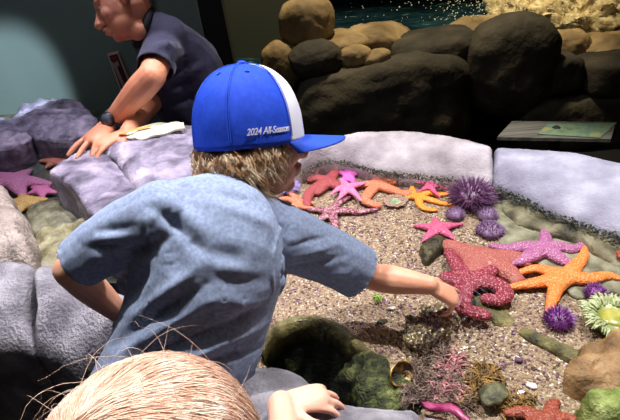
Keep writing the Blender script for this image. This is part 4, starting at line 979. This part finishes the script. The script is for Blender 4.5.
# polo
bm = bmesh.new()
limb(bm, [D(147, 29, 1.96), MC, MMd, MHp], [.072, .135, .155, .16], squash=(V((1, 0, .2)), .85), seg=24)
limb(bm, [MS + V((0, .02, -.01)), MC.lerp(MNb, .55), MS2], [.068, .085, .068])
mh_ = MS.lerp(ME, 1.05); limb(bm, [MS.lerp(MC, .2), MS.lerp(ME, .5), mh_], [.07, .066, .062])
limb(bm, [MS2, MS2.lerp(ME2, .8)], [.07, .066]); limb(bm, [D(150, 30, 1.96), D(168, 38, 1.95)], [.074, .074])
limb(bm, [MS + V((.02, .03, 0)), D(196, 62, 2.02), D(206, 100, 2.05)], [.06, .09, .10])
me = fuse(bm, .007, 6)
cut(me, [(MS.lerp(ME, .80), (ME - MS).normalized(), .15)])
fs = [(160, 60, 195, 66, .016, -.012), (168, 88, 196, 74, .016, -.018), (176, 104, 200, 90, .018, -.016), (158, 45, 184, 52, .018, .010), (172, 80, 200, 66, .016, .014), (146, 58, 170, 56, .014, -.010), (150, 50, 172, 44, .014, .008)]
folds(me, onto(me, fs, 0)); displace(me, lambda p: .005 * fnoise(p, 9, 3))
link('polo_shirt', solid(me, .004), navy_m, man)
bm = bmesh.new(); cn = (D(120, 20, 1.94) - D(160, 36, 1.98)).normalized(); cx = cn.orthogonal().normalized(); cy = cn.cross(cx)
limb(bm, [D(143, 27, 1.957) + (cx * cos(i * pi / 12) + cy * sin(i * pi / 12)) * .062 for i in range(25)], [.018] * 25, seg=10, n=1, squash=None); link('polo_collar', bm, blacknavy_m, man)
bm = bmesh.new(); ell(bm, MHp + V((0, 0, -.03)), (.15, .17, .14))
for g in (-1, 1):
    h0 = V((MHp.x, MHp.y + .09 * g, max(.45, MHp.z - .05))); kn = V((h0.x - .30, h0.y - .02, .10)); ft = V((h0.x + .12, h0.y, .07)); limb(bm, [h0, kn], [.10, .075]); limb(bm, [kn, ft], [.07, .05])
link('trousers', fuse(bm, .01, 4), jeans_m, man)
# short grey hair
bm = bmesh.new(); ell(bm, mq(-.018, 0, .052), (.097, .0785, .088), MM, sub=5)
for v in list(bm.verts):
    l = MM.transposed() @ (v.co - MH)
    if (l.x > .058 - l.z * .25) or l.z < -.035 or (l.z < .02 and l.x > .008): bm.verts.remove(v)
bmesh.ops.solidify(bm, geom=bm.faces[:], thickness=.003); link('hair', bm, greyhair_m, man)
# watch
dirw = (ME - MW).normalized(); wc = MW + dirw * .035; t = thing('wristwatch', wc, 'round black wristwatch with a grey strap on the man\'s wrist', 'watch')
x = V((0, 0, 1)); x = (x - dirw * x.dot(dirw)).normalized(); y = dirw.cross(x); wn = (CAM - wc).normalized(); wn = (wn - dirw * wn.dot(dirw) + x * .3).normalized(); x = wn; y = dirw.cross(x)
bm = bmesh.new(); rows = []
for i in range(36):
    a = 2 * pi * i / 36; o = (x * cos(a) + y * sin(a)); rows.append([bm.verts.new(wc + o * r_ + dirw * s_) for r_, s_ in ((.0325, -.011), (.036, -.009), (.036, .009), (.0325, .011))])
for i in range(36):
    a, b = rows[i], rows[(i + 1) % 36]
    for k in range(4): bm.faces.new((a[k], b[k], b[(k + 1) % 4], a[(k + 1) % 4]))
bmesh.ops.recalc_face_normals(bm, faces=bm.faces); link('strap', bm, watchs_m, t)
Rw = Matrix((dirw, wn.cross(dirw), wn)).transposed().to_4x4()
bm = bmesh.new(); bmesh.ops.create_cone(bm, cap_ends=True, segments=40, radius1=.026, radius2=.024, depth=.011, matrix=Matrix.Translation(wc + wn * .038) @ Rw); ca = link('case', bm, watch_m, t)
bm = bmesh.new(); bmesh.ops.create_cone(bm, cap_ends=True, segments=40, radius1=.0205, radius2=.020, depth=.003, matrix=Matrix.Translation(wc + wn * .0445) @ Rw); link('dial', bm, mat('dial_grey', C(70, 76, 88), rough=.15), ca)
# ------------------------------------------------------------------ folded cloth on the rock
t = thing('folded_cloth', P(150, 132, .71), 'cream folded cloth with an orange stripe lying on the large violet boulder', 'cloth')
bm = bmesh.new(); nA = 26; ups = [(116, 133), (125, 128), (140, 125), (160, 123), (176, 122), (184, 124)]; dns = [(119, 136), (132, 138), (142, 138), (158, 134), (174, 130), (184, 127)]
A = crom([tuple(P(x, y, .722)) for x, y in ups], 6); B = crom([tuple(P(x, y, .722)) for x, y in dns], 6); rows = []
for i, (a, b) in enumerate(zip(A, B)):
    a, b = V(a), V(b); rows.append([bm.verts.new(a.lerp(b, k / 8) + V((0, 0, .008 * sin(pi * k / 8) + .003 * sin(i * .8 + k)))) for k in range(9)])
for i in range(len(rows) - 1):
    for k in range(8): bm.faces.new((rows[i][k], rows[i][k + 1], rows[i + 1][k + 1], rows[i + 1][k]))
bmesh.ops.recalc_face_normals(bm, faces=bm.faces); bmesh.ops.solidify(bm, geom=bm.faces[:], thickness=.010); link('cloth', bm, cream_m, t)
bm = bmesh.new(); limb(bm, [P(120, 134, .733), P(130, 131, .738), P(142, 128, .738), P(150, 126, .736)], [.005, .006, .006, .005], squash=(V((0, 0, 1)), .4)); link('stripe', bm, orangestrip_m, t)
# ------------------------------------------------------------------ framed strip sign on the partition
t = thing('wall_sign', D(122, 85, 2.70), 'narrow upright sign in a pale frame with a dark red emblem behind the man\'s arm', 'sign')
def wallpoly(name, px, Y, th, m, par, smooth=False): return link(name, panel('x', px, Y, th, m), m, par, smooth=smooth)
SY = 2.73
fr = wallpoly('frame', [(107, 54), (118, 52), (140, 108), (128, 112)], SY, .02, mat('sign_frame', C(186, 160, 150), rough=.5), t)
wallpoly('panel', [(109, 56), (117, 54), (138, 107), (129, 110)], SY - .003, .01, mat('sign_maroon', C(70, 22, 24), rough=.5), t)
wallpoly('emblem', [(110.2, 57.5), (116.8, 56), (115.4, 61)], SY - .005, .004, mat('sign_emblem', C(128, 30, 34), rough=.5), t)
gm = mat('sign_grey', C(150, 128, 124), rough=.5)
wallpoly('emblem_ring', [(111, 61), (114, 63.5), (117.5, 60.5), (119.3, 65.5), (117, 67), (134, 107), (131, 108), (114.2, 68), (112.3, 67)], SY - .005, .004, gm, t)
# ------------------------------------------------------------------ lights
def spot(name, loc, at, e, col, ang, blend=.4, r=.05):
    l = bpy.data.lights.new(name, 'SPOT'); l.energy = e; l.color = col; l.spot_size = radians(ang); l.spot_blend = blend; l.shadow_soft_size = r
    o = bpy.data.objects.new(name, l); COL.objects.link(o); o.location = loc; o.rotation_euler = (V(at) - V(loc)).to_track_quat('-Z', 'Y').to_euler(); return o
spot('pool_spot', (-.80, 1.38, 3.65), (.08, .95, .55), 430, (1, .975, .965), 44, .35, .05)
spot('pool_spot', (1.20, 1.42, 3.65), (.12, .95, .55), 560, (1, .975, .965), 44, .35, .05)
spot('left_pool_spot', (-.9, 2.3, 3.6), (-.75, 1.45, .6), 300, (.86, .80, 1.0), 40, .6, .06)
spot('rock_spot', (.4, 3.15, 3.7), (.45, 3.3, .8), 480, (1, .86, .60), 60, .7, .12)
spot('splash_spot', (1.5, 3.3, 3.7), (1.6, 3.9, .6), 300, (1, .84, .52), 34, .8, .1)
wp = D(8, 146, 2.75); spot('wall_spot', (-.2, .9, 3.4), tuple(wp), 1300, (.72, .86, 1.0), 11.5, .22, .04)
ar = bpy.data.lights.new('room_fill', 'AREA'); ar.energy = 7.5; ar.size = 2.2; ar.color = (1, .93, .9); ao = bpy.data.objects.new('room_fill', ar); COL.objects.link(ao); ao.location = (-.2, .2, 3.8)
al = bpy.data.lights.new('wall_wash', 'AREA'); al.energy = 16; al.size = 1.0; al.color = (.85, .95, 1); a2 = bpy.data.objects.new('wall_wash', al); COL.objects.link(a2); a2.location = (-1.9, 1.5, 3.7); a2.rotation_euler = (radians(28), 0, 0)
w = bpy.data.worlds.new('world'); SC.world = w; w.use_nodes = True; w.node_tree.nodes['Background'].inputs[0].default_value = (.5, .55, .6, 1); w.node_tree.nodes['Background'].inputs[1].default_value = .05
vs_ = SC.view_settings; vs_.view_transform = 'Standard'; vs_.look = 'None'; vs_.exposure = 0; vs_.gamma = 1; vs_.use_curve_mapping = False
